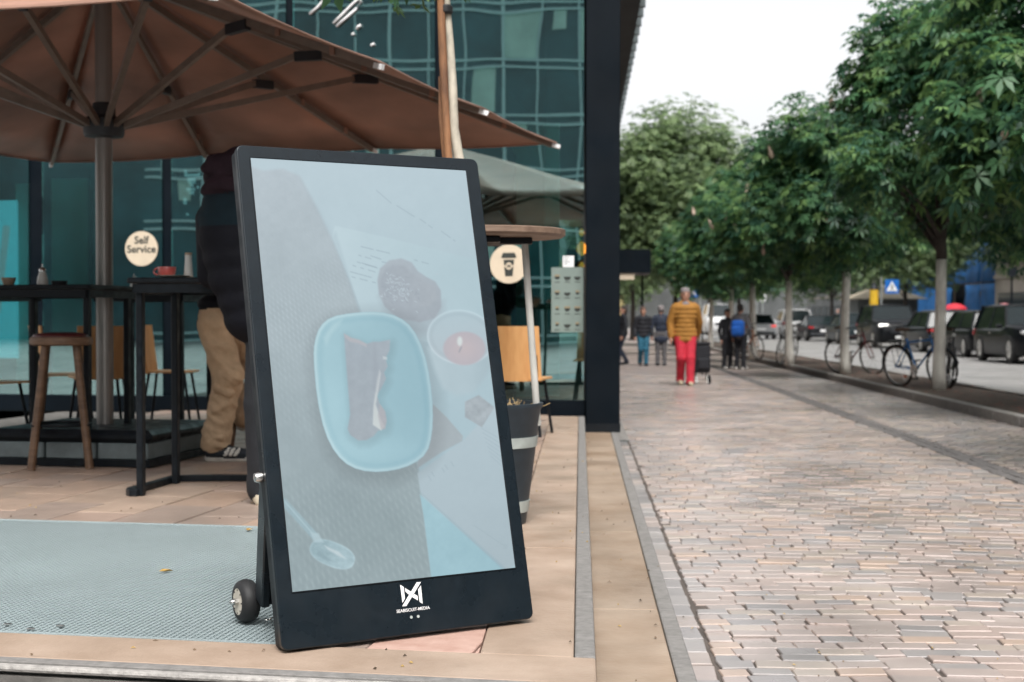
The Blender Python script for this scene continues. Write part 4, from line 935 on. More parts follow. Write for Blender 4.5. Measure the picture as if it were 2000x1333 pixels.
q = MB(); q.lathe((0, 0, .122), [(0, 0), (.018, 0), (.018, .012), (0, .012)], 16); q.build('cap', M['cardcup'], t)
q = MB(); q.lathe((.02, -.01, 0), [(0, .001), (.05, .001), (.055, .006), (0, .005)], 24); q.build('coaster', M['porcelain'], t)
def sugar(loc, label):
    t = thing('sugar_dispenser', loc, label, 'dispenser', 'glass sugar dispensers')
    q = MB(); q.lathe((0, 0, 0), [(0, 0), (.032, 0), (.034, .01), (.03, .05), (.022, .07), (.02, .085), (0, .086)], 20); q.build('jar', M['sugar'], t, smooth=60)
    q = MB(); q.lathe((0, 0, .085), [(.021, 0), (.021, .016), (.012, .024), (.005, .028), (.004, .05), (0, .05)], 16); q.build('lid', M['chrome'], t, smooth=50)
    return t
p = A(83, 560, 8.85); sd0 = sugar((p.x, p.y, ztop), 'glass sugar dispenser with steel spout on the left table')
p = A(262, 575, 10.85); dup(sd0, (p.x, p.y, ztop), 0, 'glass sugar dispenser below the Self Service sticker')
p = A(17, 560, 8.85); t = thing('paper_bowl', (p.x, p.y, ztop), 'small brown bowl on the left table', 'bowl')
q = MB(); q.lathe((0, 0, 0), [(0, 0), (.03, 0), (.046, .048), (.044, .048), (.028, .006), (0, .006)], 24); q.build('bowl', M['cardcup'], t, smooth=50)
p = A(116, 566, 8.9); t = thing('ashtray', (p.x, p.y, ztop), 'low black ashtray on the left table', 'ashtray')
q = MB(); q.lathe((0, 0, 0), [(0, 0), (.045, 0), (.05, .03), (.043, .03), (.04, .008), (0, .008)], 24); q.build('dish', M['darkplastic'], t, smooth=40)

# ------------------------------------------------------------------ planter pot, tree in it and the round table over it
pz = 6.25; px_ = A(962, 900, pz).x
pot = thing('planter_pot', (px_, pz, ZT), 'tall blue black planter pot with two pale bands', 'planter')
q = MB(); q.lathe((0, 0, 0), [(0, 0), (.145, 0), (.150, .02), (.212, .50), (.222, .515), (.222, .53), (.205, .53), (.20, .50), (.19, .44), (0, .43)], 40); q.build('pot', M['potdark'], pot, smooth=35)
for z0, z1_ in ((.055, .105), (.34, .385)):
    r0, r1 = .150 + .062 * (z0 - .02) / .48, .150 + .062 * (z1_ - .02) / .48
    q = MB(); q.lathe((0, 0, 0), [(r0 - .01, z0), (r0 + .004, z0), (r1 + .004, z1_), (r1 - .01, z1_)], 40); q.build('band', M['potband'], pot, smooth=30)
q = MB(); q.lathe((0, 0, .40), [(0, 0), (.185, 0), (.18, .04), (.1, .055), (0, .06)], 24); q.build('soil', M['soil'], pot, smooth=60)
q = MB()
for i in range(70):
    a = random.uniform(0, 6.28); r = random.uniform(.06, .19); x, y = r * math.cos(a), r * math.sin(a); dx, dy = random.gauss(0, .03), random.gauss(0, .03); q.tube([(x, y, .45), (x + dx * .6, y + dy * .6, .50), (x + dx * 1.6, y + dy * 1.6, .52 + random.uniform(0, .03))], .0016, 4)
tag(q.build('dry_straw', M['drygrass'], pot), kind='stuff')
rt = thing('round_table', (px_, pz, ZT), 'round wooden bar table top on slim pale poles rising from the planter pot', 'table')
cxt = A(955, 460, pz).x - px_; zt_ = A(955, 458, pz).z - ZT
q = MB(); q.lathe((cxt, 0, zt_ - .016), [(0, 0), (.322, 0), (.336, .01), (.336, .032), (.33, .036), (0, .036)], 56); q.build('table_top', M['tablewood'], rt, smooth=30)
q = MB(); q.rbox((cxt, 0, zt_ - .03), (.38, .10, .028), .004); q.rbox((cxt, 0, zt_ - .031), (.10, .38, .026), .004); q.build('bracket', M['blackmetal'], rt)
for dx, dy in ((.155, -.02), (-.08, .14), (-.09, -.13)):
    q = MB(); q.cyl((cxt + dx, dy, zt_ - .02), (dx * 1.25 + .005, dy * 1.2, .43), .0155, n=14); q.build('pole', M['palepole'], rt, smooth=40)
for (x, y) in ((1022, 446), (984, 448)):
    k = A(x, y, pz); q = MB(); q.lathe((k.x - px_, .05, zt_ + .02), [(0, 0), (.03, 0), (.028, .012), (0, .02)], 16); q.build('peg', M['porcelain'], rt, smooth=50)
# leaves: palmate clusters
def crown_mesh(name, seed, lobes, n, size, mats, droop=.45, fr=(.5, 1.13), leafl=6, wid=.36):
    r = np.random.default_rng(seed); lobes = np.array(lobes); pr_ = lobes[:, 3] ** 2; pr_ /= pr_.sum()
    li = r.choice(len(lobes), n, p=pr_); d = r.normal(size=(n, 3)); d /= np.linalg.norm(d, axis=1)[:, None]
    rad = r.uniform(fr[0], fr[1], n); c = lobes[li, :3] + d * (lobes[li, 3] * rad)[:, None]
    nrm = d * .55 + np.array([0, 0, .8]) + r.normal(size=(n, 3)) * .35; nrm /= np.linalg.norm(nrm, axis=1)[:, None]
    t = np.cross(nrm, r.normal(size=(n, 3))); t /= np.linalg.norm(t, axis=1)[:, None]; b = np.cross(nrm, t)
    sz = size * r.uniform(.6, 1.25, n); ang = np.linspace(-2.3, 2.3, leafl)[None, :] + r.normal(size=(n, leafl)) * .12
    L = (sz[:, None] * (1 - .22 * np.abs(np.linspace(-1, 1, leafl)))[None, :])[:, :, None]
    dr = t[:, None, :] * np.cos(ang)[:, :, None] + b[:, None, :] * np.sin(ang)[:, :, None]
    sd = np.cross(nrm[:, None, :], dr); dz = np.array([0, 0, -1.0]) * droop
    c0 = c[:, None, :] + np.zeros_like(dr); mid = c0 + dr * L * .6 + nrm[:, None, :] * L * .06 + dz * L * .22
    v0 = c0 + dr * L * .05; v1 = mid + sd * L * wid * .5; v2 = c0 + dr * L + dz * L * .75; v3 = mid - sd * L * wid * .5
    V_ = np.stack([v0, v1, v2, v3], 2).reshape(-1, 3); nf = n * leafl
    me = bpy.data.meshes.new(name); me.vertices.add(len(V_)); me.vertices.foreach_set('co', V_.astype(np.float32).ravel())
    me.loops.add(nf * 4); me.loops.foreach_set('vertex_index', np.arange(nf * 4, dtype=np.int32)); me.polygons.add(nf); me.polygons.foreach_set('loop_start', np.arange(0, nf * 4, 4, dtype=np.int32))
    me.polygons.foreach_set('loop_total', np.full(nf, 4, np.int32))
    mi = np.repeat(r.integers(0, len(mats), n), leafl).astype(np.int32); me.polygons.foreach_set('material_index', mi)
    for m in mats: me.materials.append(m)
    me.update(); me.validate(); return me
def lobes_for(seed, rx, rz, k, zc):
    r = random.Random(seed); o = [(0, 0, zc, min(rx, rz) * .62)]
    for i in range(k):
        a = r.uniform(0, 6.283); e = r.uniform(-.75, 1.0); rr = math.sqrt(max(0, 1 - e * e)); s = r.uniform(.2, .42)
        o.append((rx * .72 * rr * math.cos(a), rx * .72 * rr * math.sin(a), zc + rz * .72 * e, s * rx))
    return o
sp = thing('potted_tree', (px_, pz, ZT), 'slim young tree with rust brown stake rising from the planter pot', 'tree')
def q_at(x, y, d=pz): k = A(x, y, d); return Vector((k.x - px_, 0, k.z - ZT))
tr = [Vector((0.0, 0, .42)), q_at(921, 560), q_at(900, 330), q_at(886, 250), q_at(884, 180), q_at(878, 90), q_at(872, 20), q_at(868, -70), q_at(862, -160)]
q = MB(); q.tube(tr, [.026, .024, .022, .022, .021, .020, .019, .017, .013], 12); q.build('trunk', M['saplingbark'], sp, smooth=180)
sk = [Vector((-.045, -.02, .42)), q_at(876, 300), q_at(870, 200), q_at(866, 120), q_at(862, 10), q_at(860, -30)]
for i in range(1, 6): sk[i] += Vector((0, -.034, 0))
q = MB(); q.tube(sk, [.018, .017, .017, .019, .017, .016], 9); q.build('stake', M['stake'], sp, smooth=60)
sk2 = [Vector((-.07, .03, .42)), q_at(868, 300), q_at(862, 230), q_at(858, 150)]
q = MB(); q.tube(sk2, [.012, .012, .013, .004], 7); q.build('stake', M['stake'], sp, smooth=60)
q = MB(); c = q_at(870, 16); q.lathe((c.x - .004, -.012, c.z - .03), [(.032, 0), (.037, .008), (.037, .03), (.032, .038)], 16); q.build('tree_tie', M['rubber'], sp)
for (dx, dz, dy) in ((-.35, .22, -.1), (-.25, .1, .15), (.2, .2, .1), (-.5, .12, .05)):
    q = MB(); c = q_at(866, -60); q.tube([c, c + Vector((dx * .5, dy * .5, dz * .8)), c + Vector((dx, dy, dz))], [.011, .008, .004], 6); q.build('branch', M['saplingbark'], sp, smooth=180)
c = q_at(782, -74); me = crown_mesh('crown', 3, [(c.x, 0, c.z + .04, .26), (c.x + .12, .1, c.z + .03, .22), (c.x - .2, -.1, c.z + .02, .20), (c.x + .33, 0, c.z + .10, .19), (c.x + .1, 0, c.z + .5, .4)], 560, .075, [M['leafL'], M['leafM']], wid=.5, fr=(.3, 1))
o = bpy.data.objects.new('crown', me); col.objects.link(o); o.parent = sp
for (x, y, r_, lb) in ((323, 1117, .4, 'curled yellow fallen leaf in the middle of the floor grating'), (487, 1036, 1.3, 'short ochre fallen leaf at the back edge of the grating')):
    p = G(x, y, ZT + .002); t = thing('fallen_leaf', p, lb, 'leaf', rz=r_)
    q = MB(); q.add([(-.022, 0, .004), (-.008, .011, .009), (.012, .010, .007), (.026, 0, .003), (.012, -.010, .010), (-.008, -.011, .006), (0, 0, .001)], [(0, 6, 1), (1, 6, 2), (2, 6, 3), (3, 6, 4), (4, 6, 5), (5, 6, 0)]); o = q.build('blade', M['fallen'], t); sd = o.modifiers.new('thick', 'SOLIDIFY'); sd.thickness = .001

# ================================================================== TREES ALONG THE STREET
lm = [M['leafL'], M['leafM'], M['leafM'], M['leafD']]
crowns = [crown_mesh('chestnut_crown', 11 + i, lobes_for(40 + i, 1.95, 2.1, 24, 3.65), 9000, .155, lm, fr=(.4, 1.2)) for i in range(3)]
fm = [M['leafF1'], M['leafF2'], M['leafF1']]
big = [crown_mesh('big_crown', 31 + i, lobes_for(60 + i, 4.3, 4.6, 40, 6.8), 13000, .27, fm, wid=.42, fr=(.35, 1.4)) for i in range(2)]
bl = MB(); bl.lathe((0, 0, 0), [(.005, -.02), (.045, .01), (.052, .06), (.036, .13), (.015, .19), (.002, .22)], 8); blm = bl.mesh('blossom'); blm.materials.append(M['blossom'])
def street_tree(u, v, ci, rz, s, label, white=True, hs_=1.0, cmesh=None, nb=10, lean=(0, 0), z=.1, name='chestnut_tree', group='chestnut trees in the planting bed'):
    p = S(u, v, z); t = thing(name, p, label, 'tree', group, rz)
    H1 = 2.0 if white else 0
    lx, ly = lean
    def tp(zz): return Vector((lx * zz + .02 * math.sin(zz * 2.1), ly * zz + .015 * math.cos(zz * 1.7), zz))
    if white:
        q = MB(); q.tube([tp(zz) for zz in (0, .25, .6, 1, 1.5, 2.0)], [.115, .10, .088, .084, .08, .077], 12); q.build('whitewashed_trunk', M['whitebark'], t, smooth=180)
        q = MB(); q.tube([tp(zz) for zz in (2.0, 2.5, 3.0, 3.6)], [.079, .085, .075, .05], 10); q.build('trunk', M['bark'], t, smooth=180)
    else:
        k = s; q = MB(); q.tube([tp(zz * k) for zz in (0, .3, 1, 2, 3, 4.2)], [.2 * k, .16 * k, .14 * k, .13 * k, .11 * k, .07 * k], 12); q.build('trunk', M['bark'], t, smooth=180)
    rr = random.Random(int(v * 10)); zz0 = 1.95 if white else 2.6 * s
    for i in range(7):
        a = i * .9 + rr.uniform(-.3, .3); L_ = (1.2 if white else 1.4 * s) * rr.uniform(.8, 1.2); b0 = tp(zz0 + i * .12); e = b0 + Vector((math.cos(a) * L_, math.sin(a) * L_, L_ * rr.uniform(.5, 1.2)))
        q = MB(); q.tube([b0, b0.lerp(e, .5) + Vector((0, 0, .12)), e], [.045 * (1 if white else s), .03, .012], 7); q.build('limb', M['bark'], t, smooth=180)
    o = bpy.data.objects.new('crown', cmesh or crowns[ci]); col.objects.link(o); o.parent = t; o.scale = (s, s, s * hs_); o.location = (lx * 3, ly * 3, 0)
    me = o.data; nv = len(me.vertices)
    for i in range(nb):
        for _ in range(60):
            c = me.vertices[rr.randrange(nv)].co
            if math.hypot(c.x, c.y) > 1.2 and c.z < 4.9: break
        b_ = bpy.data.objects.new('blossom', blm); col.objects.link(b_); b_.parent = t; b_.location = (c.x * s * 1.03 + lx * 3, c.y * s * 1.03, c.z * s * hs_ + .05); b_.rotation_euler = (rr.gauss(0, .25), rr.gauss(0, .25), 0); k_ = rr.uniform(.9, 1.4); b_.scale = (k_ * .8, k_ * .8, k_)
    return t
def su(px, v): return ((px - CX) / FPX * v - v * SS) / CS
street_tree(6.15, 16.6, 0, .4, 1.2, 'nearest leafy chestnut tree with pink blossom at the right edge of the picture', nb=16)
street_tree(su(1825, 22), 22, 1, 1.3, 1.08, 'chestnut tree with whitewashed trunk where the blue bicycle leans', nb=14, lean=(.008, 0))
street_tree(su(1645, 28.3), 28.3, 2, 2.9, 1.0, 'chestnut tree with whitewashed trunk where the red bicycle leans', nb=12)
street_tree(su(1537, 33.7), 33.7, 0, 4.2, 1.0, 'chestnut tree with whitewashed trunk beside the dark road bicycle', nb=10)
street_tree(su(1467, 38.5), 38.5, 1, 5.0, .95, 'chestnut tree with slim whitewashed trunk behind the blue backpack', nb=8)
street_tree(su(1425, 45), 45, 2, .9, .95, 'chestnut tree with thin whitewashed trunk in front of the white van', nb=6)
street_tree(su(1387, 53), 53, 0, 2.2, .95, 'chestnut tree with whitewashed trunk right of the mustard jacket', nb=5)
street_tree(su(1318, 62), 62, 0, .3, .88, 'big pale green tree towering at the end of the pavement', white=False, cmesh=big[0], nb=0, name='big_tree', group='large background trees', z=0)
street_tree(su(1235, 78), 78, 0, 2.0, .9, 'large dim tree just right of the dark column', white=False, cmesh=big[1], nb=0, name='big_tree', group='large background trees', z=0)
street_tree(su(1440, 82), 82, 0, 3.0, .78, 'large tree rising behind the parked white van', white=False, cmesh=big[1], nb=0, name='big_tree', group='large background trees', z=0)
street_tree(17.4, 52, 1, 1.0, 1.1, 'tall dark trunked tree in front of the blue netting', white=False, cmesh=big[0], nb=0, name='big_tree', group='large background trees', z=0, hs_=1).scale = (.8,) * 3
street_tree(17.6, 78, 1, 2.6, 1.0, 'dark trunked tree beside the cream roofed kiosk', white=False, cmesh=big[1], nb=0, name='big_tree', group='large background trees', z=0).scale = (.85,) * 3
street_tree(17.5, 100, 1, 4.1, 1.0, 'dark trunked tree behind the black coupe', white=False, cmesh=big[0], nb=0, name='big_tree', group='large background trees', z=0).scale = (.9,) * 3
street_tree(11.5, 128, 1, 5.2, 1.0, 'distant tree closing the street behind the traffic', white=False, cmesh=big[1], nb=0, name='big_tree', group='large background trees', z=0)
street_tree(3.5, 110, 1, .2, .8, 'distant tree behind the group of walkers', white=False, cmesh=big[0], nb=0, name='big_tree', group='large background trees', z=0)

street_tree(5.7, 10.2, 2, 3.4, 1.1, 'unseen chestnut tree added right of the frame to darken the paving', nb=0)  # out of view, added to darken the sign and the paving
facade_block('added_opposite_block', 'unseen dark building added across the street to darken the advertising board', 22.5, 34, -45, 36, 14, M['darkwall'], 4, 14)  # out of view, added as a dark reflection for the lower sign frame

# ================================================================== PEOPLE (implicit surface, one continuous mesh)
def surf(prims, res=.012, k=.02):
    lo = np.array([1e9] * 3); hi = -lo
    for p in prims:
        if p[0] == 'c': pts = np.array([p[1], p[2]]); r = max(p[3], p[4])
        else: pts = np.array([p[1]]); r = max(p[2])
        lo = np.minimum(lo, pts.min(0) - r); hi = np.maximum(hi, pts.max(0) + r)
    lo -= .05; hi += .05; n = np.ceil((hi - lo) / res).astype(int) + 1
    D = np.full(n, 1.0, np.float32); Bd = np.full(n, 1e3, np.float32); Mi = np.zeros(n, np.int16)
    ax = [lo[i] + res * np.arange(n[i]) for i in range(3)]
    for p in prims:
        mi = p[-1]
        if p[0] == 'c': a, b = np.array(p[1], float), np.array(p[2], float); r = max(p[3], p[4]); l2 = np.minimum(a, b) - r - .07; h2 = np.maximum(a, b) + r + .07
        else: a = np.array(p[1], float); r = max(p[2]); l2 = a - r - .07; h2 = a + r + .07
        i0 = np.maximum(0, ((l2 - lo) / res).astype(int)); i1 = np.minimum(n, ((h2 - lo) / res).astype(int) + 2)
        sl = tuple(slice(i0[i], i1[i]) for i in range(3)); X, Y, Zz = np.meshgrid(*[ax[i][sl[i]] for i in range(3)], indexing='ij')
        if p[0] == 'c':
            ba = b - a; L2 = max(1e-9, ba @ ba); h = np.clip(((X - a[0]) * ba[0] + (Y - a[1]) * ba[1] + (Zz - a[2]) * ba[2]) / L2, 0, 1)
            d = np.sqrt((X - a[0] - h * ba[0]) ** 2 + (Y - a[1] - h * ba[1]) ** 2 + (Zz - a[2] - h * ba[2]) ** 2) - (p[3] + (p[4] - p[3]) * h)
        else:
            q = p[2]; d = (np.sqrt(((X - a[0]) / q[0]) ** 2 + ((Y - a[1]) / q[1]) ** 2 + ((Zz - a[2]) / q[2]) ** 2) - 1) * min(q)
        d = d.astype(np.float32); kk = k if r > .02 else k * .25
        o = D[sl]; hh = np.clip(.5 + .5 * (o - d) / kk, 0, 1); D[sl] = o * (1 - hh) + d * hh - kk * hh * (1 - hh)
        w = d < Bd[sl]; Bd[sl] = np.where(w, d, Bd[sl]); Mi[sl] = np.where(w, mi, Mi[sl])
    ins = D < 0; c = n - 1
    cnt = np.zeros(c, np.int8); acc = np.zeros((*c, 3), np.float32); num = np.zeros(c, np.float32)
    cor = [(i, j, l) for i in (0, 1) for j in (0, 1) for l in (0, 1)]
    sub = lambda Aa, o: Aa[o[0]:o[0] + c[0], o[1]:o[1] + c[1], o[2]:o[2] + c[2]]
    for o in cor: cnt += sub(ins, o)
    act = (cnt > 0) & (cnt < 8)
    for o in cor:
        for axx in range(3):
            if o[axx] == 0:
                o2 = list(o); o2[axx] = 1; d0, d1 = sub(D, o), sub(D, tuple(o2)); cr = ((d0 < 0) != (d1 < 0)) & act
                t = np.where(cr, d0 / np.where(np.abs(d0 - d1) < 1e-9, 1, d0 - d1), 0); pos = np.array(o, np.float32)
                for e in range(3): acc[..., e] += np.where(cr, pos[e] + (t if e == axx else 0), 0)
                num += cr
    idx = np.full(c, -1, np.int64); idx[act] = np.arange(act.sum()); ijk = np.argwhere(act)
    vs = lo + res * (ijk + acc[act] / num[act][:, None])
    faces = []; fm_ = []
    for axx in range(3):
        o2 = [0, 0, 0]; o2[axx] = 1
        s0 = ins[:n[0] - o2[0], :n[1] - o2[1], :n[2] - o2[2]]; s1 = ins[o2[0]:, o2[1]:, o2[2]:]
        e = np.argwhere(s0 != s1); b1, c1 = [(1, 2), (2, 0), (0, 1)][axx]
        e = e[(e[:, b1] > 0) & (e[:, c1] > 0)]
        db = np.zeros(3, int); db[b1] = 1; dc = np.zeros(3, int); dc[c1] = 1
        g = lambda q: idx[tuple(np.minimum(q, c - 1).T)]
        f = np.stack([g(e - db - dc), g(e - dc), g(e), g(e - db)], 1); fl = ~ins[tuple(e.T)]
        f[fl] = f[fl][:, ::-1]; ip = e + np.where(fl[:, None], np.array(o2), 0); faces.append(f); fm_.append(Mi[tuple(ip.T)])
    return vs, np.concatenate(faces), np.concatenate(fm_)
def body_obj(name, prims, mats, parent, res=.012, k=.02, folds=None):
    vs, f, mi = surf(prims, res, k)
    if folds:                                # cloth folds on the faces of one material
        sel = np.zeros(len(vs), bool); sel[f[mi == folds[0]].ravel()] = True; c = vs[f]; n_ = np.cross(c[:, 2] - c[:, 0], c[:, 3] - c[:, 1]); vn = np.zeros_like(vs)
        for q_ in range(4): np.add.at(vn, f[:, q_], n_)
        vn /= np.linalg.norm(vn, axis=1)[:, None] + 1e-9
        for i in np.where(sel)[0]:
            p_ = Vector((vs[i][0] * folds[2], vs[i][1] * folds[2], vs[i][2] * folds[3] + vs[i][0] * 6)); vs[i] += vn[i] * folds[1] * (1 - 2.2 * abs(mnoise.noise(p_)))
    me = bpy.data.meshes.new(name); me.from_pydata(vs.tolist(), [], f.tolist()); me.polygons.foreach_set('material_index', mi.astype(np.int32))
    for m in mats: me.materials.append(m)
    me.shade_smooth(); me.update(); o = bpy.data.objects.new(name, me); col.objects.link(o); o.parent = parent; return o
SKIN = mat('skin', (.50, .27, .19), .5); DARKHAIR = mat('dark_hair', (.035, .025, .02), .7); GREYHAT = mat('grey_knit', (.25, .22, .22), .9, var=(40, .3), bump=(120, .5, .003)); FEAT = mat('face_dark', (.05, .03, .025), .5); LIP = mat('lip', (.36, .13, .11), .5)
def cloth(name, c, v_=.2): return mat(name, c, .8, var=(12, v_), bump=(28, .5, .006))
def C(a, b, ra, rb, m): return ('c', a, b, ra, rb, m)
def E_(a, r, m): return ('e', a, r, m)
# material slots: 0 skin 1 jacket 2 trousers 3 shoes 4 hair/hat 5 face dark 6 lip 7 extra
def hand(prims, w, d, side, m=0):
    w = Vector(w); d = Vector(d).normalized(); x = Vector((side, 0, 0)); x = (x - d * x.dot(d)).normalized(); y = d.cross(x)
    prims.append(C(w, w + d * .075, .027, .032, m))
    for i in range(4):
        b = w + d * .085 + y * ((i - 1.5) * .018); L_ = (.060, .070, .066, .05)[i]; mid = b + d * L_ * .55; prims += [C(b, mid, .0095, .009, m), C(mid, mid + d * L_ * .45 - x * .02, .009, .008, m)]
    b = w + d * .03 + y * -.03; prims += [C(b, b + d * .03 - y * .02 - x * .005, .0115, .010, m), C(b + d * .03 - y * .02 - x * .005, b + d * .062 - y * .02 - x * .018, .010, .009, m)]
def head_prims(P, hx=0, hy=0, hz=0, hat=True, look=0):
    P += [C((hx, hy + .015, 1.45 + hz), (hx, hy, 1.56 + hz), .056, .052, 0), E_((hx, hy + .01, 1.655 + hz), (.077, .096, .105), 0), E_((hx, hy - .018, 1.585 + hz), (.06, .072, .07), 0), E_((hx + look, hy - .094, 1.622 + hz), (.014, .022, .022), 0)]
    for s in (-1, 1): P += [E_((hx + s * .078, hy + .01, 1.63 + hz), (.012, .022, .032), 0), E_((hx + look + s * .031, hy - .083, 1.652 + hz), (.014, .010, .009), 5), C((hx + look + s * .018, hy - .088, 1.672 + hz), (hx + look + s * .048, hy - .078, 1.673 + hz), .005, .004, 5)]
    P += [C((hx + look - .02, hy - .082, 1.578 + hz), (hx + look + .02, hy - .082, 1.578 + hz), .006, .006, 6)]
    if hat: P += [E_((hx, hy + .018, 1.715 + hz), (.086, .104, .068), 4), E_((hx, hy + .055, 1.66 + hz), (.08, .072, .085), 4)]
    else: P += [E_((hx, hy + .03, 1.69 + hz), (.087, .10, .088), 4), E_((hx, hy + .06, 1.62 + hz), (.08, .07, .10), 4)]
def person(name, label, loc, rz, scale, mats, legs, arms, puffer=0, hem=.86, hat=True, look=0, res=.012, wide=1.0, group=None, coat=False):
    t = thing(name, loc, label, 'person', group, rz); t.scale = (scale,) * 3; P = []
    for s, (kn, an, toe) in zip((-1, 1), legs):
        h = (s * .092, 0, .93); P += [C(h, kn, .096 * wide, .070 * wide, 2), C(kn, an, .070 * wide, .058 * wide, 2), C(an, (an[0], an[1], an[2] - .02), .058 * wide, .062 * wide, 2)]
        f0 = Vector((an[0], an[1] + .04, an[2] - .055)); f1 = Vector(toe); P += [C(f0, f1, .042, .036, 3), C(f0 + Vector((0, 0, -.012)), f1 + Vector((0, 0, -.008)), .04, .034, 3)]
    P += [E_((0, 0, .96), (.172, .125, .13), 2)]
    if puffer:
        n = puffer
        for i in range(n): z = hem + .04 + (1.42 - hem - .06) * i / (n - 1); w = .205 + .018 * math.sin(i * 1.3); P.append(E_((0, 0, z), (w, .158, 1.05 * (1.42 - hem) / n), 1))
        P += [C((-.15, 0, 1.42), (.15, 0, 1.42), .085, .085, 1), C((-.05, 0, 1.47), (.05, 0, 1.47), .07, .07, 1)]
    else:
        P += [E_((0, 0, hem + .12), (.19 + (.02 if coat else 0), .14, .15), 1), E_((0, 0, 1.1), (.182, .135, .2), 1), E_((0, 0, 1.28), (.198, .14, .2), 1), C((-.155, 0, 1.42), (.155, 0, 1.42), .075, .075, 1), C((-.02, 0, 1.48), (.02, 0, 1.48), .068, .068, 1)]
    for s, (el, wr, hd) in zip((-1, 1), arms):
        sh = (s * .19, 0, 1.405)
        if puffer:
            for a_, b_, ra, rb, m_ in ((sh, el, .078, .066, 4), (el, wr, .066, .05, 4)):
                a_, b_ = Vector(a_), Vector(b_)
                for i in range(5): q0 = a_.lerp(b_, i / 5 + .02); q1 = a_.lerp(b_, (i + 1) / 5 - .02); P.append(C(q0, q1, ra + (rb - ra) * i / 5, ra + (rb - ra) * (i + 1) / 5, 1))
        else: P += [C(sh, el, .066, .055, 1), C(el, wr, .055, .042, 1)]
        hand(P, wr, Vector(wr) - Vector(el) if hd is None else hd, -s)
    head_prims(P, hat=hat, look=look)
    P.append(E_((0, -.02, 1.485), (.075, .075, .035), 7))
    body_obj('body', P, mats, t, res, .02 if not puffer else .019)
    return t
lw = [((-.085, -.10, .50), (-.075, .12, .13), (-.075, -.02, .04)), ((.08, -.13, .51), (.07, -.16, .09), (.07, -.34, .035))]      # walking towards the viewer
ld = [((-.09, 0, .50), (-.10, .03, .09), (-.12, -.16, .035)), ((.09, 0, .50), (.10, .02, .09), (.12, -.17, .035))]
ad = [((-.27, .02, 1.13), (-.26, -.08, .88), None), ((.27, .02, 1.13), (.26, -.08, .88), None)]
RED = cloth('red_trousers', (.56, .025, .05)); MUST = cloth('mustard_jacket', (.36, .165, .028), .15); BEIGE = cloth('beige_shoe', (.50, .42, .30)); SCARF = cloth('grey_scarf', (.20, .19, .21))
BLK = cloth('black_cloth', (.014, .015, .02)); TEAL = cloth('teal_jeans', (.02, .12, .19)); GREY = cloth('grey_cloth', (.12, .115, .12)); WSHOE = cloth('white_shoe', (.55, .53, .5)); BLUE = cloth('blue_bag', (.015, .13, .55)); NAVYC = cloth('navy_coat', (.02, .028, .05)); BROWN = cloth('brown_hood', (.12, .07, .05))
p = G(1338, 753, 0)
person('person', 'person in mustard puffer jacket and red trousers pulling a black trolley', (p.x, p.y, 0), 0, .985, [SKIN, MUST, RED, BEIGE, GREYHAT, FEAT, LIP, SCARF], lw,
       [((-.27, .03, 1.14), (-.265, -.04, .89), None), ((.265, .10, 1.15), (.27, .22, .93), None)], puffer=8, hem=.80, look=.008, res=.009, wide=1.22)
# shopping trolley
tl = thing('shopping_trolley', (p.x + .33, p.y + .32, 0), 'black two wheeled shopping trolley pulled by the person in mustard', 'trolley', rz=R(8))
q = MB(); q.rbox((0, 0, .47), (.30, .22, .52), .035); q.build('bag', BLK, tl); q = MB(); q.rbox((0, 0, .745), (.31, .235, .05), .02); q.build('flap', BLK, tl); q = MB(); q.rbox((.01, -.125, .38), (.22, .05, .2), .02); q.build('pocket', BLK, tl)
q = MB(); q.tube([(-.1, .13, .16), (-.1, .13, .9), (-.08, .12, .96), (-.02, .10, .98), (.04, .12, .96), (.06, .13, .9), (.06, .13, .16)], .011, 8); q.build('handle', M['blackmetal'], tl, smooth=180)
q = MB(); q.cyl((-.17, .08, .085), (.17, .08, .085), .01, n=8); q.bar((-.1, 0, .2), (-.1, -.08, .02), .018, .018); q.bar((.1, 0, .2), (.1, -.08, .02), .018, .018); q.bar((-.1, .08, .085), (-.1, 0, .22), .018, .018); q.bar((.1, .08, .085), (.1, 0, .22), .018, .018); q.build('frame', M['chrome'], tl)
for s in (-1, 1): q = MB(); q.lathe((s * .175, .08, .085), [(.01, -.018), (.07, -.018), (.085, -.01), (.085, .01), (.07, .018), (.01, .018)], 22, ax=(Vector((0, 1, 0)), Z_, Vector((1, 0, 0)))); q.build('wheel', M['rubber'], tl, smooth=40)
p = G(1256, 714.5, 0); person('person', 'person in black jacket, brown hood and teal jeans walking toward the viewer', (p.x, p.y, 0), .05, .84, [SKIN, BLK, TEAL, BLK, BROWN, FEAT, LIP, BROWN], lw, ad, puffer=5, hem=.88, wide=1.15, res=.014)
p = G(1291, 714.5, 0); person('person', 'person in long dark coat half hidden by the mustard jacket', (p.x, p.y, 0), R(175), .86, [SKIN, NAVYC, GREY, BLK, GREYHAT, FEAT, LIP, BROWN], ld, ad, hem=.66, coat=True, wide=1.1, res=.014)
p = G(1217, 713, 0); person('person', 'person in dark clothes stepping out from behind the dark column', (p.x, p.y, 0), R(-80), .86, [SKIN, BLK, NAVYC, BLK, DARKHAIR, FEAT, LIP, BLK], lw, ad, hem=.84, hat=False, res=.014)
p = G(1446, 722, 0); tb = person('person', 'person in dark clothes carrying a bright blue backpack beside the kerb', (p.x, p.y, 0), R(150), .86, [SKIN, GREY, BLK, WSHOE, DARKHAIR, FEAT, LIP, GREY], ld, ad, hem=.84, hat=True, wide=1.1, res=.014)
bp = thing('backpack', (p.x, p.y, 0), 'bright blue backpack worn by the person beside the kerb', 'backpack', rz=R(150))
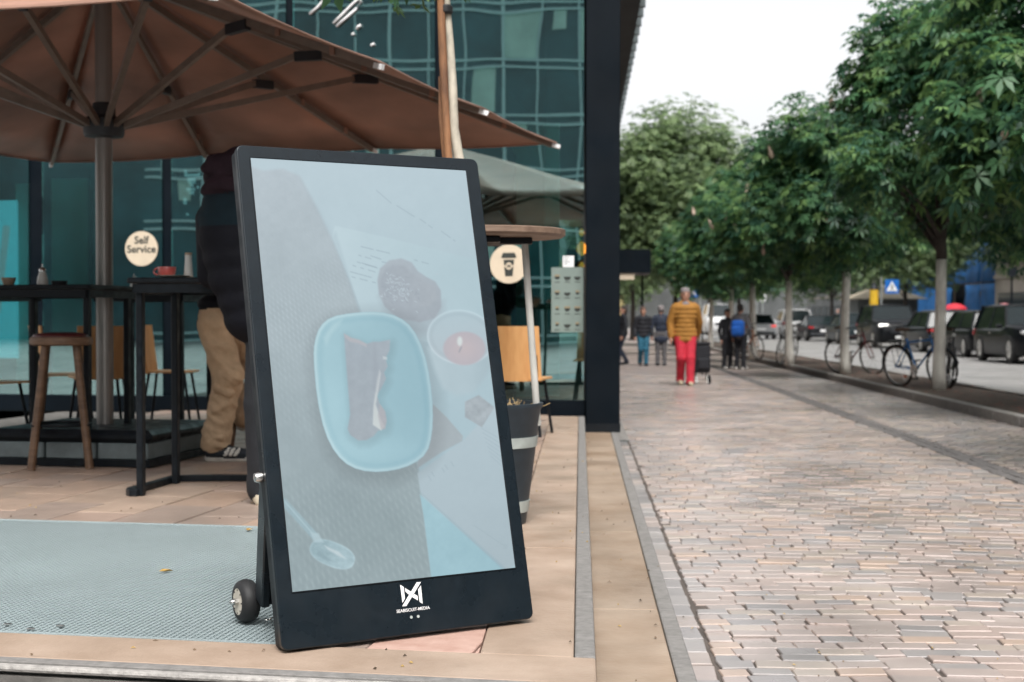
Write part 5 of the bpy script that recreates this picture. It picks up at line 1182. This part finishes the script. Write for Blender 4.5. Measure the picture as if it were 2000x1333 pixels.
q = MB(); q.rbox((0, .185, 1.02), (.33, .17, .40), .06); q.build('pack', BLUE, bp, smooth=60); q = MB(); q.rbox((0, .285, .96), (.25, .06, .2), .02); q.build('pocket', BLUE, bp, smooth=60)
for s in (-1, 1): q = MB(); q.tube([(s * .1, .11, .88), (s * .12, .13, 1.0), (s * .11, .10, 1.2)], .016, 6); q.build('strap', BLK, bp, smooth=180)
bp.scale = (.95, .95, .95)
p = G(1421, 721, 0); person('person', 'person in black standing left of the blue backpack', (p.x, p.y, 0), R(20), .80, [SKIN, BLK, BLK, WSHOE, DARKHAIR, FEAT, LIP, BLK], ld, ad, hem=.82, hat=True, wide=1.15, res=.014)
for (x, y, lb, mats_, r_) in ((1653, 668, 'person in dark jacket standing among the parked cars', [SKIN, NAVYC, NAVYC, BLK, DARKHAIR, FEAT, LIP, NAVYC], 1), (1948, 656, 'person in blue jacket walking behind the parked cars', [SKIN, BLUE, BLK, BLK, DARKHAIR, FEAT, LIP, GREY], 2.5), (1636, 660, 'person with fair hair standing beyond the red bicycle', [SKIN, GREY, BLK, BLK, GREYHAT, FEAT, LIP, GREY], .3)):
    p = G(x, y, 0); person('person', lb, (p.x, p.y, 0), r_, 1.0, mats_, ld, ad, hat=False, res=.025)
# hooded person at the bar table, back to the viewer
PURP = mat('plum_hood', (.020, .010, .014), .8, spec=.15, var=(12, .3), bump=(20, .6, .008)); QUI = mat('black_quilt', (.0055, .0055, .0085), .7, spec=.15, var=(7, .3), bump=(14, .7, .01)); YOKE = mat('dark_teal_yoke', (.005, .013, .018), .7, spec=.15, var=(7, .3), bump=(14, .6, .008)); TROU = cloth('black_trousers', (.008, .009, .012)); NSHOE = cloth('navy_shoe', (.012, .03, .05)); SOLE = cloth('pale_sole', (.62, .55, .42))
t = thing('person', (-1.12, 6.95, ZT), 'hooded person in dark quilted jacket standing behind the advertising board', 'person')
d_ = Vector((-1.12, 6.95, ZT)); L = lambda x, y, z: tuple(Vector((x, y, z)) - d_)
P = []
for X0, kx in ((-1.20, -1.225), (-1.02, -1.0)):
    P += [C(L(X0, 6.97, 1.18), L(kx, 6.93, .78), .10, .082, 1), C(L(kx, 6.93, .78), L(kx + .01, 6.93, .40), .082, .075, 1), C(L(kx + .01, 6.93, .40), L(kx + .01, 6.93, .37), .08, .08, 1), C(L(kx + .02, 6.90, .355), L(kx + .04, 7.12, .35), .052, .048, 2), C(L(kx + .02, 6.89, .322), L(kx + .04, 7.13, .320), .048, .046, 3)]
for (z, x, rx, rz_, m) in ((1.20, -1.17, .245, .075, 0), (1.29, -1.19, .255, .075, 0), (1.40, -1.22, .272, .085, 0), (1.50, -1.24, .275, .08, 0), (1.60, -1.265, .275, .09, 0), (1.685, -1.275, .265, .07, 4), (1.755, -1.285, .235, .075, 4)):
    P.append(E_(L(x, 6.99, z), (rx, .19, rz_ * 2.0), m))
P += [C(L(-1.47, 7.0, 1.68), L(-1.485, 7.06, 1.42), .085, .075, 0), C(L(-1.485, 7.06, 1.42), L(-1.49, 7.34, 1.46), .07, .055, 0), C(L(-1.07, 7.0, 1.68), L(-1.03, 7.1, 1.42), .085, .075, 0), C(L(-1.03, 7.1, 1.42), L(-1.1, 7.36, 1.46), .07, .055, 0)]
P += [E_(L(-1.345, 7.0, 1.895), (.160, .16, .135), 5), E_(L(-1.335, 6.97, 1.83), (.172, .165, .07), 5), C(L(-1.45, 6.90, 1.935), L(-1.22, 6.90, 1.95), .045, .045, 5), E_(L(-1.345, 7.09, 1.90), (.09, .09, .10), 6)]
hand(P, L(-1.49, 7.36, 1.46), (0.1, 1, -.2), -1, 6); hand(P, L(-1.1, 7.38, 1.46), (-.1, 1, -.2), 1, 6)
body_obj('body', P, [QUI, TROU, NSHOE, SOLE, YOKE, PURP, SKIN], t, .010, .012, folds=(5, .016, 5, 16))
# person in khaki trousers beyond the table
KHA = mat('khaki_cloth', (.60, .42, .265), .85, var=(6, .22), bump=(9, 1.0, .03)); DSH = cloth('navy_sneaker', (.02, .026, .034)); WS = cloth('white_sole', (.70, .68, .62))
d_ = Vector((-1.82, 9.0, ZT)); t = thing('person', d_, 'person in khaki cargo trousers and striped sneakers beyond the bar table', 'person')
P = [E_(L(-1.84, 9.04, 1.20), (.145, .15, .13), 0), C(L(-1.87, 8.96, 1.16), L(-1.79, 8.96, .80), .104, .088, 0), C(L(-1.79, 8.96, .80), L(-1.86, 8.96, .48), .086, .082, 0), C(L(-1.86, 8.96, .48), L(-1.872, 8.96, .425), .088, .088, 0),
     C(L(-1.78, 9.14, 1.14), L(-1.60, 9.16, .84), .11, .095, 0), C(L(-1.60, 9.16, .84), L(-1.70, 9.18, .60), .092, .085, 0), C(L(-1.70, 9.18, .60), L(-1.71, 9.18, .585), .09, .095, 0),
     E_(L(-1.745, 8.90, .85), (.065, .05, .075), 0), C(L(-1.86, 8.885, .62), L(-1.79, 8.885, .66), .022, .02, 0), C(L(-1.85, 8.88, .76), L(-1.76, 8.88, .73), .022, .022, 0), C(L(-1.91, 8.90, .47), L(-1.82, 8.885, .45), .022, .018, 0),
     C(L(-1.89, 8.95, .365), L(-1.69, 8.95, .345), .05, .036, 1), C(L(-1.91, 8.95, .318), L(-1.665, 8.95, .318), .027, .026, 2), C(L(-1.89, 8.98, .318), L(-1.68, 8.98, .318), .027, .026, 2),
     C(L(-1.74, 9.18, .535), L(-1.56, 9.18, .52), .045, .036, 1), C(L(-1.75, 9.18, .505), L(-1.55, 9.18, .50), .032, .03, 2)]
for i in range(3): P.append(C(L(-1.80 + i * .032, 8.905, .34), L(-1.775 + i * .032, 8.915, .385), .0085, .0085, 2))
P += [E_(L(-1.83, 9.05, 1.29), (.17, .155, .075), 3), E_(L(-1.78, 9.05, 1.42), (.18, .15, .16), 3), E_(L(-1.68, 9.05, 1.60), (.18, .16, .17), 3), C(L(-1.66, 8.9, 1.70), L(-1.66, 9.2, 1.70), .08, .08, 3), C(L(-1.70, 8.87, 1.68), L(-1.80, 8.80, 1.42), .07, .06, 3), C(L(-1.80, 8.80, 1.42), L(-1.58, 8.76, 1.38), .055, .045, 3), C(L(-1.66, 9.22, 1.68), L(-1.55, 9.28, 1.42), .07, .055, 3), C(L(-1.55, 9.28, 1.42), L(-1.35, 9.25, 1.42), .055, .045, 3)]
P += [C(L(-1.60, 9.05, 1.75), L(-1.56, 9.05, 1.84), .055, .055, 4), E_(L(-1.53, 9.05, 1.92), (.098, .078, .108), 4), E_(L(-1.49, 9.05, 1.86), (.07, .058, .068), 4), E_(L(-1.555, 9.05, 1.955), (.10, .086, .09), 5), E_(L(-1.425, 9.05, 1.90), (.02, .012, .02), 4)]
hand(P, L(-1.56, 8.76, 1.38), (1, .1, 0), 1, 4); hand(P, L(-1.33, 9.25, 1.42), (1, .1, 0), 1, 4)
body_obj('body', P, [KHA, DSH, WS, QUI, SKIN, DARKHAIR], t, .009, .012, folds=(0, .010, 7, 11))

# ================================================================== BICYCLES
def bicycle(loc, rz, label, fc, tilt=0, guard=True, scale=.95, basket=False):
    t = thing('bicycle', loc, label, 'bicycle', 'bicycles leaning on the trees', rz); t.scale = (scale,) * 3; t.rotation_euler = (tilt, 0, rz)
    fm_ = mat('bike_paint', fc, .3, .3, coat=.4); WR = .345
    rear, front = Vector((-.52, 0, WR)), Vector((.53, 0, WR)); bb, seat, head, headb = Vector((-.08, 0, .30)), Vector((-.24, 0, .82)), Vector((.34, 0, .86)), Vector((.385, 0, .70))
    q = MB()
    for a, b in ((bb, seat), (bb, headb), (seat.lerp(bb, .12), head.lerp(headb, .3)), (head + Vector((-.01, 0, .03)), headb)): q.cyl(a, b, .017, n=10)
    for s in (-1, 1): q.cyl(rear + Vector((0, s * .06, 0)), bb + Vector((0, s * .03, 0)), .01, n=8); q.cyl(rear + Vector((0, s * .06, 0)), seat.lerp(bb, .15) + Vector((0, s * .02, 0)), .009, n=8)
    q.build('frame', fm_, t, smooth=50)
    q = MB()
    for s in (-1, 1): q.tube([headb + Vector((.003, s * .04, -.02)), front + Vector((-.06, s * .055, .16)), front + Vector((0, s * .055, 0))], .011, 8)
    q.cyl(head, headb + Vector((.004, 0, -.02)), .018, n=10); q.build('fork', fm_, t, smooth=50)
    for c, nm in ((rear, 'wheel'), (front, 'wheel')):
        q = MB(); q.tube([c + Vector((WR * math.cos(i * .1745), 0, WR * math.sin(i * .1745))) for i in range(36)], .019, 8, True); w_ = q.build(nm, M['rubber'], t, smooth=180)
        q = MB(); q.tube([c + Vector(((WR - .025) * math.cos(i * .1745), 0, (WR - .025) * math.sin(i * .1745))) for i in range(36)], .010, 6, True); q.build('rim', M['chrome'], w_, smooth=180)
        q = MB()
        for i in range(18): a = i * .349; q.cyl(c + Vector((0, .03 * (-1) ** i, 0)), c + Vector(((WR - .03) * math.cos(a), 0, (WR - .03) * math.sin(a))), .0022, n=4, caps=False)
        q.cyl(c + Vector((0, -.05, 0)), c + Vector((0, .05, 0)), .02, n=10); q.build('spokes', M['chrome'], w_)
        if guard:
            q = MB(); a0, a1 = (R(20), R(185)) if c is rear else (R(10), R(150)); vs = []; fx = []
            for i in range(15):
                a = a0 + (a1 - a0) * i / 14
                for y in (-.03, 0, .03): r_ = WR + .035 - (.008 if y else 0); vs.append(c + Vector((r_ * math.cos(a), y, r_ * math.sin(a))))
            for i in range(14): fx += [(i * 3, i * 3 + 1, i * 3 + 4, i * 3 + 3), (i * 3 + 1, i * 3 + 2, i * 3 + 5, i * 3 + 4)]
            q.add(vs, fx); o = q.build('mudguard', M['blackmetal'], t, smooth=180); sd = o.modifiers.new('thick', 'SOLIDIFY'); sd.thickness = .003
    q = MB(); q.cyl(seat, seat + Vector((-.03, 0, .12)), .013, n=8); q.build('seat_post', M['chrome'], t)
    q = MB(); sp_ = seat + Vector((-.04, 0, .13)); q.prism([(-.13, -.075), (-.08, -.085), (.0, -.04), (.14, -.018), (.15, 0), (.14, .018), (.0, .04), (-.08, .085), (-.13, .075)], sp_, XA, .045); q.build('saddle', mat('saddle', (.09, .045, .025), .6), t, bevel=.012, smooth=60)
    q = MB(); st = head + Vector((-.02, 0, .14)); q.cyl(head, st, .013, n=8); q.tube([st + Vector((-.12, -.29, .0)), st + Vector((-.03, -.22, .01)), st + Vector((.04, -.06, 0)), st + Vector((.04, .06, 0)), st + Vector((-.03, .22, .01)), st + Vector((-.12, .29, 0))], .012, 8); q.build('handlebar', M['blackmetal'], t, smooth=180)
    for s in (-1, 1): q = MB(); q.cyl(st + Vector((-.13, s * .295, 0)), st + Vector((-.05, s * .235, .008)), .018, n=8); q.build('grip', M['rubber'], t)
    q = MB(); q.cyl(bb + Vector((0, -.05, 0)), bb + Vector((0, -.055, 0)), .09, n=24); q.cyl(bb + Vector((0, -.07, 0)), bb + Vector((.10, -.08, -.13)), .01, n=6); q.cyl(bb + Vector((0, .06, 0)), bb + Vector((-.10, .08, .13)), .01, n=6); q.build('crank', M['chrome'], t)
    for s, x, z in ((-1, .10, -.13), (1, -.10, .13)): q = MB(); q.box(bb + Vector((x, s * .13, z)), (.09, .08, .02)); q.build('pedal', M['rubber'], t)
    q = MB(); q.lathe(head + Vector((.07, 0, .02)), [(.0, 0), (.035, .0), (.032, .03), (.012, .05), (0, .05)], 14, ax=(Vector((0, 1, 0)), Z_, Vector((-1, 0, 0)))); q.build('headlamp', M['chrome'], t, smooth=50)
    q = MB(); q.box(rear + Vector((.16, -.012, -.17)), (.07, .012, .03)); q.build('reflector', mat('orange_reflector', (.75, .20, .05), .4), t)
    if guard: q = MB(); q.box(rear + Vector((.02, 0, .43)), (.36, .11, .012)); q.cyl(rear + Vector((0, .06, 0)), rear + Vector((-.08, .05, .43)), .006, n=6); q.cyl(rear + Vector((0, -.06, 0)), rear + Vector((-.08, -.05, .43)), .006, n=6); q.build('rack', M['blackmetal'], t)
    return t
zb = .105
p = G(1785, 757, zb); bicycle((p.x + .12, p.y, zb), R(-64), 'blue bicycle with black mudguards leaning on the nearest whitewashed trunk', (.015, .17, .50), R(8))
p = G(1851, 757, zb); bicycle((p.x, p.y + .05, zb), R(-102), 'dark bicycle seen from the front behind the blue one', (.02, .022, .03), R(-5), False)
p = G(1668, 729, zb); bicycle((p.x, p.y - .15, zb), R(-60), 'dark red bicycle leaning on the second whitewashed trunk', (.14, .012, .018), R(9), False)
p = G(1531, 711, zb); bicycle((p.x, p.y - .2, zb), R(-118), 'dark thin wheeled road bicycle leaning on the third whitewashed trunk', (.02, .025, .04), R(-8), False)
p = G(1463, 702, zb); bicycle((p.x + .05, p.y + .3, zb), R(-70), 'orange bicycle mostly hidden by the blue backpack', (.45, .14, .04), R(6), False)

# ================================================================== CARS
def car(loc, rz, label, paint, L=4.5, W=1.8, H=1.46, kind='saloon', lights=False, brake=False):
    t = thing('parked_car' if not lights and not brake else 'car', loc, label, 'car', 'cars along the street', rz)
    PM = mat('car_paint', paint, .35, 0, coat=.12, spec=.12, var=(.7, .1)); GL = M['carglass']
    g = .20; bz = H * (.60 if kind != 'suv' else .58); x0, x1 = -L / 2, L / 2       # +x is the front
    hood = {'saloon': .62, 'wagon': .60, 'suv': .66, 'coupe': .60, 'van': .60}[kind] * H
    # lower body: loft of sections along x
    secs = [(x0, .86, g + .16, bz * .94), (x0 + .06, .93, g + .04, bz * .985), (x0 + .5, .985, g, bz * 1.0), (-.6, 1.0, g - .02, bz), (.5, 1.0, g - .02, bz), (x1 - 1.15, 1.0, g - .02, hood * .985), (x1 - .5, .965, g, hood * .94), (x1 - .12, .88, g + .03, hood * .86), (x1, .78, g + .14, hood * .74)]
    q = MB(); vs = []; fx = []; n = 12
    for (x, w, z0, z1) in secs:
        hw = W / 2 * w; zm = z0 + (z1 - z0) * .55
        sec = [(-hw * .90, z0), (-hw * .985, z0 + .06), (-hw, zm), (-hw * .985, z1 - .07), (-hw * .93, z1 - .012), (-hw * .5, z1 + .012), (hw * .5, z1 + .012), (hw * .93, z1 - .012), (hw * .985, z1 - .07), (hw, zm), (hw * .985, z0 + .06), (hw * .90, z0)]
        vs += [(x, y, z) for y, z in sec]
    for i in range(len(secs) - 1):
        for k in range(n): fx.append((i * n + k, (i + 1) * n + k, (i + 1) * n + (k + 1) % n, i * n + (k + 1) % n))
    fx += [tuple(range(n)), tuple(range((len(secs) - 1) * n, len(secs) * n))[::-1]]
    q.add(vs, fx); q.build('body', PM, t, smooth=50)
    # greenhouse
    rb, rt, ft, fb = {'saloon': (-1.75, -1.0, .25, 1.05), 'wagon': (-2.12, -1.85, .25, 1.02), 'suv': (-2.05, -1.82, .35, 1.0), 'coupe': (-1.85, -.8, .15, .95), 'van': (-2.2, -2.1, .9, 1.5)}[kind]
    k = L / 4.5; rb, rt, ft, fb = rb * k, rt * k, ft * k, fb * k; wb, wt = W * .465, W * .365
    P8 = [(rb, -wb, bz - .02), (fb, -wb, bz - .04), (fb, wb, bz - .04), (rb, wb, bz - .02), (rt, -wt, H - .05), (ft, -wt, H - .05), (ft, wt, H - .05), (rt, wt, H - .05)]
    q = MB(); q.add(P8, [(0, 1, 5, 4), (1, 2, 6, 5), (2, 3, 7, 6), (3, 0, 4, 7), (4, 5, 6, 7)]); q.build('windows', GL, t)
    q = MB(); pts = []
    m_ = 6
    for i in range(m_ + 1):
        x = rt - .04 + (ft - rt + .08) * i / m_; c = 1 - (2 * i / m_ - 1) ** 2
        for y, dz in ((-wt - .02, -.055), (-wt * .8, -.012), (0, 0), (wt * .8, -.012), (wt + .02, -.055)): pts.append((x, y, H - .03 + .03 * c + dz))
    q.add(pts, [(i * 5 + j, (i + 1) * 5 + j, (i + 1) * 5 + j + 1, i * 5 + j + 1) for i in range(m_) for j in range(4)]); o = q.build('roof', PM, t, smooth=60); sd = o.modifiers.new('thick', 'SOLIDIFY'); sd.thickness = .04; sd.offset = -1
    for s in (-1, 1):
        for a, b in ((P8[0 if s < 0 else 3], P8[4 if s < 0 else 7]), (P8[1 if s < 0 else 2], P8[5 if s < 0 else 6])): q = MB(); q.bar(Vector(a) + Vector((0, s * .012, 0)), Vector(b) + Vector((0, s * .012, 0)), .06, .06); q.build('pillar', PM, t)
        xm = (rb + fb) / 2 - .1; q = MB(); q.bar((xm, s * (wb + .004), bz - .02), (xm, s * (wt + .006), H - .06), .07, .02); q.build('pillar', M['blackmetal'], t)
        q = MB(); q.rbox((fb - .28, s * (W / 2 + .06), bz + .06), (.10, .17, .11), .03); q.build('mirror', PM, t)
        q = MB(); q.rbox((x1 - .13, s * W * .355, hood * .78), (.20, W * .19, .11), .03); q.build('headlight', M['lamp_on'] if lights else M['lampglass'], t)
        q = MB(); q.rbox((x0 + .04, s * W * .39, bz * .86), (.10, W * .16, .13 if kind != 'suv' else .2), .025); q.build('taillight', M['tail_on'] if brake else M['taillamp'], t)
        for x in (x0 + .85 * k, x1 - .88 * k):
            wr = .33 if kind not in ('suv',) else .37; ax_ = (Vector((1, 0, 0)), Z_, Vector((0, s, 0)))
            q = MB(); q.lathe((x, s * (W / 2 - .2), wr), [(.05, 0), (wr - .03, 0), (wr, .03), (wr, .18), (wr - .03, .205), (wr * .66, .205), (wr * .62, .19), (.05, .19)], 26, ax=ax_); w_ = q.build('wheel', M['rubber'], t, smooth=40)
            q = MB(); q.lathe((x, s * (W / 2 - .012), wr), [(wr * .56, 0), (wr * .64, 0), (wr * .64, .012), (wr * .56, .012)], 24, ax=ax_)
            for i in range(5): a = i * 1.2566; q.bar((x, s * (W / 2 - .006), wr), (x + wr * .6 * math.cos(a), s * (W / 2 - .006), wr + wr * .6 * math.sin(a)), .05, .02)
            q.build('rim', M['chrome'], w_)
        q = MB(); q.box((-.35 * k, s * (W / 2 + .004), bz * .86), (.18, .012, .03)); q.build('door_handle', M['chrome'], t)
    q = MB(); q.rbox((x1 - .02, 0, hood * .58), (.08, W * .46, .20), .02); q.build('grille', M['darkplastic'], t)
    q = MB(); q.box((x1 + .025, 0, g + .24), (.02, .50, .11)); q.build('number_plate', M['white'], t); q = MB(); q.box((x0 - .005, 0, bz * .66), (.02, .50, .11)); q.build('number_plate', M['white'], t)
    q = MB(); q.rbox((x0 + .05, 0, g + .16), (.16, W * .86, .16), .04); q.build('bumper', M['darkplastic'], t)
    return t
M['carglass'] = mat('car_glass', (.008, .014, .016), .1, spec=.32); M['lampglass'] = mat('lamp_glass', (.50, .50, .50), .15, .2); M['taillamp'] = mat('tail_lamp', (.30, .012, .015), .25)
M['lamp_on'] = mat('headlamp_lit', (.6, .6, .6), .2, emit=((1, .97, .9), 1.2)); M['tail_on'] = mat('tail_lamp_lit', (.4, .01, .01), .25, emit=((1, .05, .03), .5))
HD = R(90) - PSI                            # heading away from the viewer
BK = (.008, .009, .011); SV = (.30, .31, .32); WH = (.62, .62, .62); DG = (.035, .04, .045)
def carp(px, v, off=0): return S(su(px, v) + off, v, 0)
car(carp(1990, 39.5), HD + math.pi, 'black car cut off by the right edge of the picture', BK, kind='suv', H=1.6)
car(carp(1900, 46), HD, 'black estate car with red tail lights third from the right', BK, kind='wagon', L=4.7)
car(carp(1818, 52.5), HD, 'dark grey car with pale roof rails between two black cars', DG, kind='wagon', H=1.5)
car(carp(1728, 60), HD + math.pi, 'black off-roader facing the viewer with bright headlights', BK, kind='suv', H=1.78, W=1.95, L=4.7, lights=True)
car(carp(1592, 77), HD, 'black coupe with round tail lights behind the second trunk', BK, kind='coupe', H=1.38)
car(carp(1543, 88), HD, 'white off-roader parked behind the third trunk', WH, kind='suv', H=1.75, W=1.95)
car(carp(1474, 84), HD, 'silver car driving away with its brake lights on', SV, kind='saloon', brake=True)
car(carp(1400, 104), HD + math.pi, 'white van coming toward the viewer with its headlights on', WH, kind='van', H=2.25, W=2.05, L=5.2, lights=True)
car(carp(1440, 108), HD + math.pi, 'dark grey car behind the white van', DG, kind='suv', H=1.6)
car(carp(1655, 68), HD, 'dark saloon parked just behind the black off-roader', (.02, .03, .035), kind='saloon')

# ================================================================== TRAFFIC SIGNS AND LAMPS
M['signblue'] = mat('sign_blue', (.01, .12, .42), .4); M['polegrey'] = mat('galvanised_pole', (.33, .35, .34), .5, .4)
def cross_sign(px, py, d, label, polex, w=.60):
    c = A(px, py, d); t = thing('crossing_sign', (c.x, c.y, 0), label, 'sign', 'blue pedestrian crossing signs'); k = w / .6
    q = MB(); q.prism(rrect(-.3 * k, -.3 * k, .3 * k, .3 * k, .03), (0, 0, c.z), (Vector((1, 0, 0)), Z_, Vector((0, -1, 0))), .02); q.build('plate', M['signblue'], t)
    q = MB(); q.prism([(-.24 * k, -.2 * k), (.24 * k, -.2 * k), (0, .23 * k)], (0, -.022, c.z), (Vector((1, 0, 0)), Z_, Vector((0, -1, 0))), .004); q.build('triangle', M['white'], t)
    f = lambda poly, nm: (lambda q: (q.prism([(x * k, y * k) for x, y in poly], (0, -.028, c.z), (Vector((1, 0, 0)), Z_, Vector((0, -1, 0))), .003), q.build(nm, M['ink'], t)))(MB())
    f([(.028 * math.cos(i * .628) + .005, .092 + .028 * math.sin(i * .628)) for i in range(10)], 'figure_head'); f([(-.02, .055), (.03, .055), (.075, -.02), (.06, -.03), (.025, .01), (.022, -.05), (.07, -.15), (.045, -.16), (.0, -.08), (-.055, -.16), (-.08, -.15), (-.025, -.05), (-.02, .01), (-.06, -.035), (-.075, -.02)], 'figure')
    for i in range(4): f([(-.17 + i * .095, -.19), (-.12 + i * .095, -.19), (-.12 + i * .095, -.172), (-.17 + i * .095, -.172)], 'stripe')
    pxx = A(polex, py, d).x - c.x; q = MB(); q.cyl((pxx, .05, 0), (pxx, .05, c.z + .42), .04, n=12); q.build('pole', M['polegrey'], t, smooth=40)
    q = MB(); q.bar((0, .03, c.z), (pxx, .05, c.z), .03, .03); q.build('bracket', M['polegrey'], t)
cross_sign(1348, 567, 58, 'blue pedestrian crossing sign behind the head of the person in mustard', 1368)
cross_sign(1742, 560, 61, 'blue pedestrian crossing sign above the black off-roader', 1722)
c = A(1977, 531, 40); t = thing('round_sign', (c.x, c.y, 0), 'round dark traffic sign seen from behind on a thin post at right', 'sign')
q = MB(); q.lathe((0, 0, c.z), [(0, -.012), (.15, -.012), (.15, .012), (0, .012)], 28, ax=(Vector((1, 0, 0)), Z_, Vector((0, -1, 0)))); q.build('plate', M['blackmetal'], t); q = MB(); q.cyl((0, .03, 0), (0, .03, c.z + .2), .03, n=10); q.build('post', M['blackmetal'], t)
c = A(1839, 535, 64); t = thing('notice_sign', (c.x, c.y, 0), 'small white parking notice sign beside the blue netting', 'sign')
q = MB(); q.rbox((0, 0, c.z), (.24, .03, .5), .01); q.build('plate', M['white'], t); q = MB(); q.lathe((0, -.02, c.z + .03), [(0, 0), (.07, 0), (.07, .004), (0, .004)], 18, ax=(Vector((1, 0, 0)), Z_, Vector((0, -1, 0)))); q.build('red_disc', M['taillamp'], t); q = MB(); q.cyl((0, .04, 0), (0, .04, c.z + .3), .03, n=8); q.build('post', M['polegrey'], t)
c = A(1707, 583, 72); t = thing('yellow_column', (c.x, c.y, 0), 'yellow and red advertising column left of the crossing sign', 'column')
q = MB(); q.cyl((0, 0, 0), (0, 0, c.z + .45), .22, n=16); q.build('column', mat('yellow_paint', (.55, .34, .02), .5), t, smooth=40); q = MB(); q.cyl((0, 0, c.z + .45), (0, 0, c.z + .75), .25, .08, n=16); q.build('cap', M['blackmetal'], t)
c = A(1490, 578, 95); t = thing('white_sign', (c.x, c.y, 0), 'white oblong sign on a post above the silver car', 'sign')
q = MB(); q.prism(rrect(-.22, -.42, .22, .42, .18), (0, 0, c.z), (Vector((1, 0, 0)), Z_, Vector((0, -1, 0))), .04); q.build('plate', M['white'], t); q = MB(); q.cyl((0, .05, 0), (0, .05, c.z + .6), .04, n=8); q.build('post', M['polegrey'], t)
p = S(5.9, 66, 0); t = thing('street_lamp', p, 'grey street lamp with small angled head above the traffic', 'lamp'); hz = A(1480, 550, 66); 
c = A(1478, 545, 90); t.location = (c.x, c.y, 0); q = MB(); q.cyl((0, 0, 0), (0, 0, c.z + .1), .06, .04, n=10); q.bar((0, 0, c.z + .1), (.35, -.2, c.z + .35), .05, .05); q.build('post', M['polegrey'], t); q = MB(); q.rbox((.42, -.25, c.z + .38), (.5, .22, .1), .03, -.5); q.build('lamp_head', M['potband'], t)
for (x, col_, lb) in ((1865, (.60, .03, .05), 'small red umbrella far behind the parked cars'), (1962, (.72, .28, .30), 'small pink umbrella far behind the black car')):
    c = A(x, 600, 60); t = thing('hand_umbrella', (c.x, c.y, 0), lb, 'umbrella'); q = MB(); q.lathe((0, 0, c.z - .1), [(.5, 0), (.45, .1), (.28, .2), (.02, .26), (.0, .26)], 16); q.build('canopy', mat('umbrella_cloth', col_, .7), t, smooth=60); q = MB(); q.cyl((0, 0, c.z - .7), (0, 0, c.z + .2), .012, n=6); q.build('shaft', M['blackmetal'], t)

# small debris on the steps and the paving
def debris(name, label, pts, cols):
    q = MB()
    for p in pts:
        a = random.uniform(0, 6.3); l_ = random.uniform(.003, .010); w_ = random.uniform(.002, .006); d = Vector((math.cos(a), math.sin(a), 0)); e = Vector((-math.sin(a), math.cos(a), 0))
        h = random.uniform(.001, .004); q.add([p + d * l_, p + e * w_ + Z_ * h, p - d * l_, p - e * w_ + Z_ * h * .5, p + Z_ * (h + .003)], [(0, 1, 4), (1, 2, 4), (2, 3, 4), (3, 0, 4)], random.randrange(len(cols)))
    tag(q.build(name, cols), label, 'litter', kind='stuff')
DB = [mat('dark_crumb', (.05, .035, .02), .9), mat('straw_crumb', (.35, .24, .09), .9), mat('brown_crumb', (.16, .11, .07), .9)]
debris('stone_litter', 'tiny leaf crumbs scattered over the sandstone steps', [S(random.uniform(-.25, .03), random.uniform(3.8, 12.5), ZT + .002) for _ in range(35)] + [S(random.uniform(.06, .33), random.uniform(3.9, 12.5), .153) for _ in range(35)] + [ab(random.uniform(-3.6, -.9), random.uniform(BF + .08, BI), ZT + .002) for _ in range(26)] + [ab(random.uniform(-4, -1.4), random.uniform(BG + .05, BG + 3), ZT + .002) for _ in range(60)], DB)
debris('pavement_litter', 'tiny crumbs and straw between the clinker bricks', [S(random.uniform(.4, 3.1), random.uniform(3.8, 14), .003) for _ in range(260)], DB)
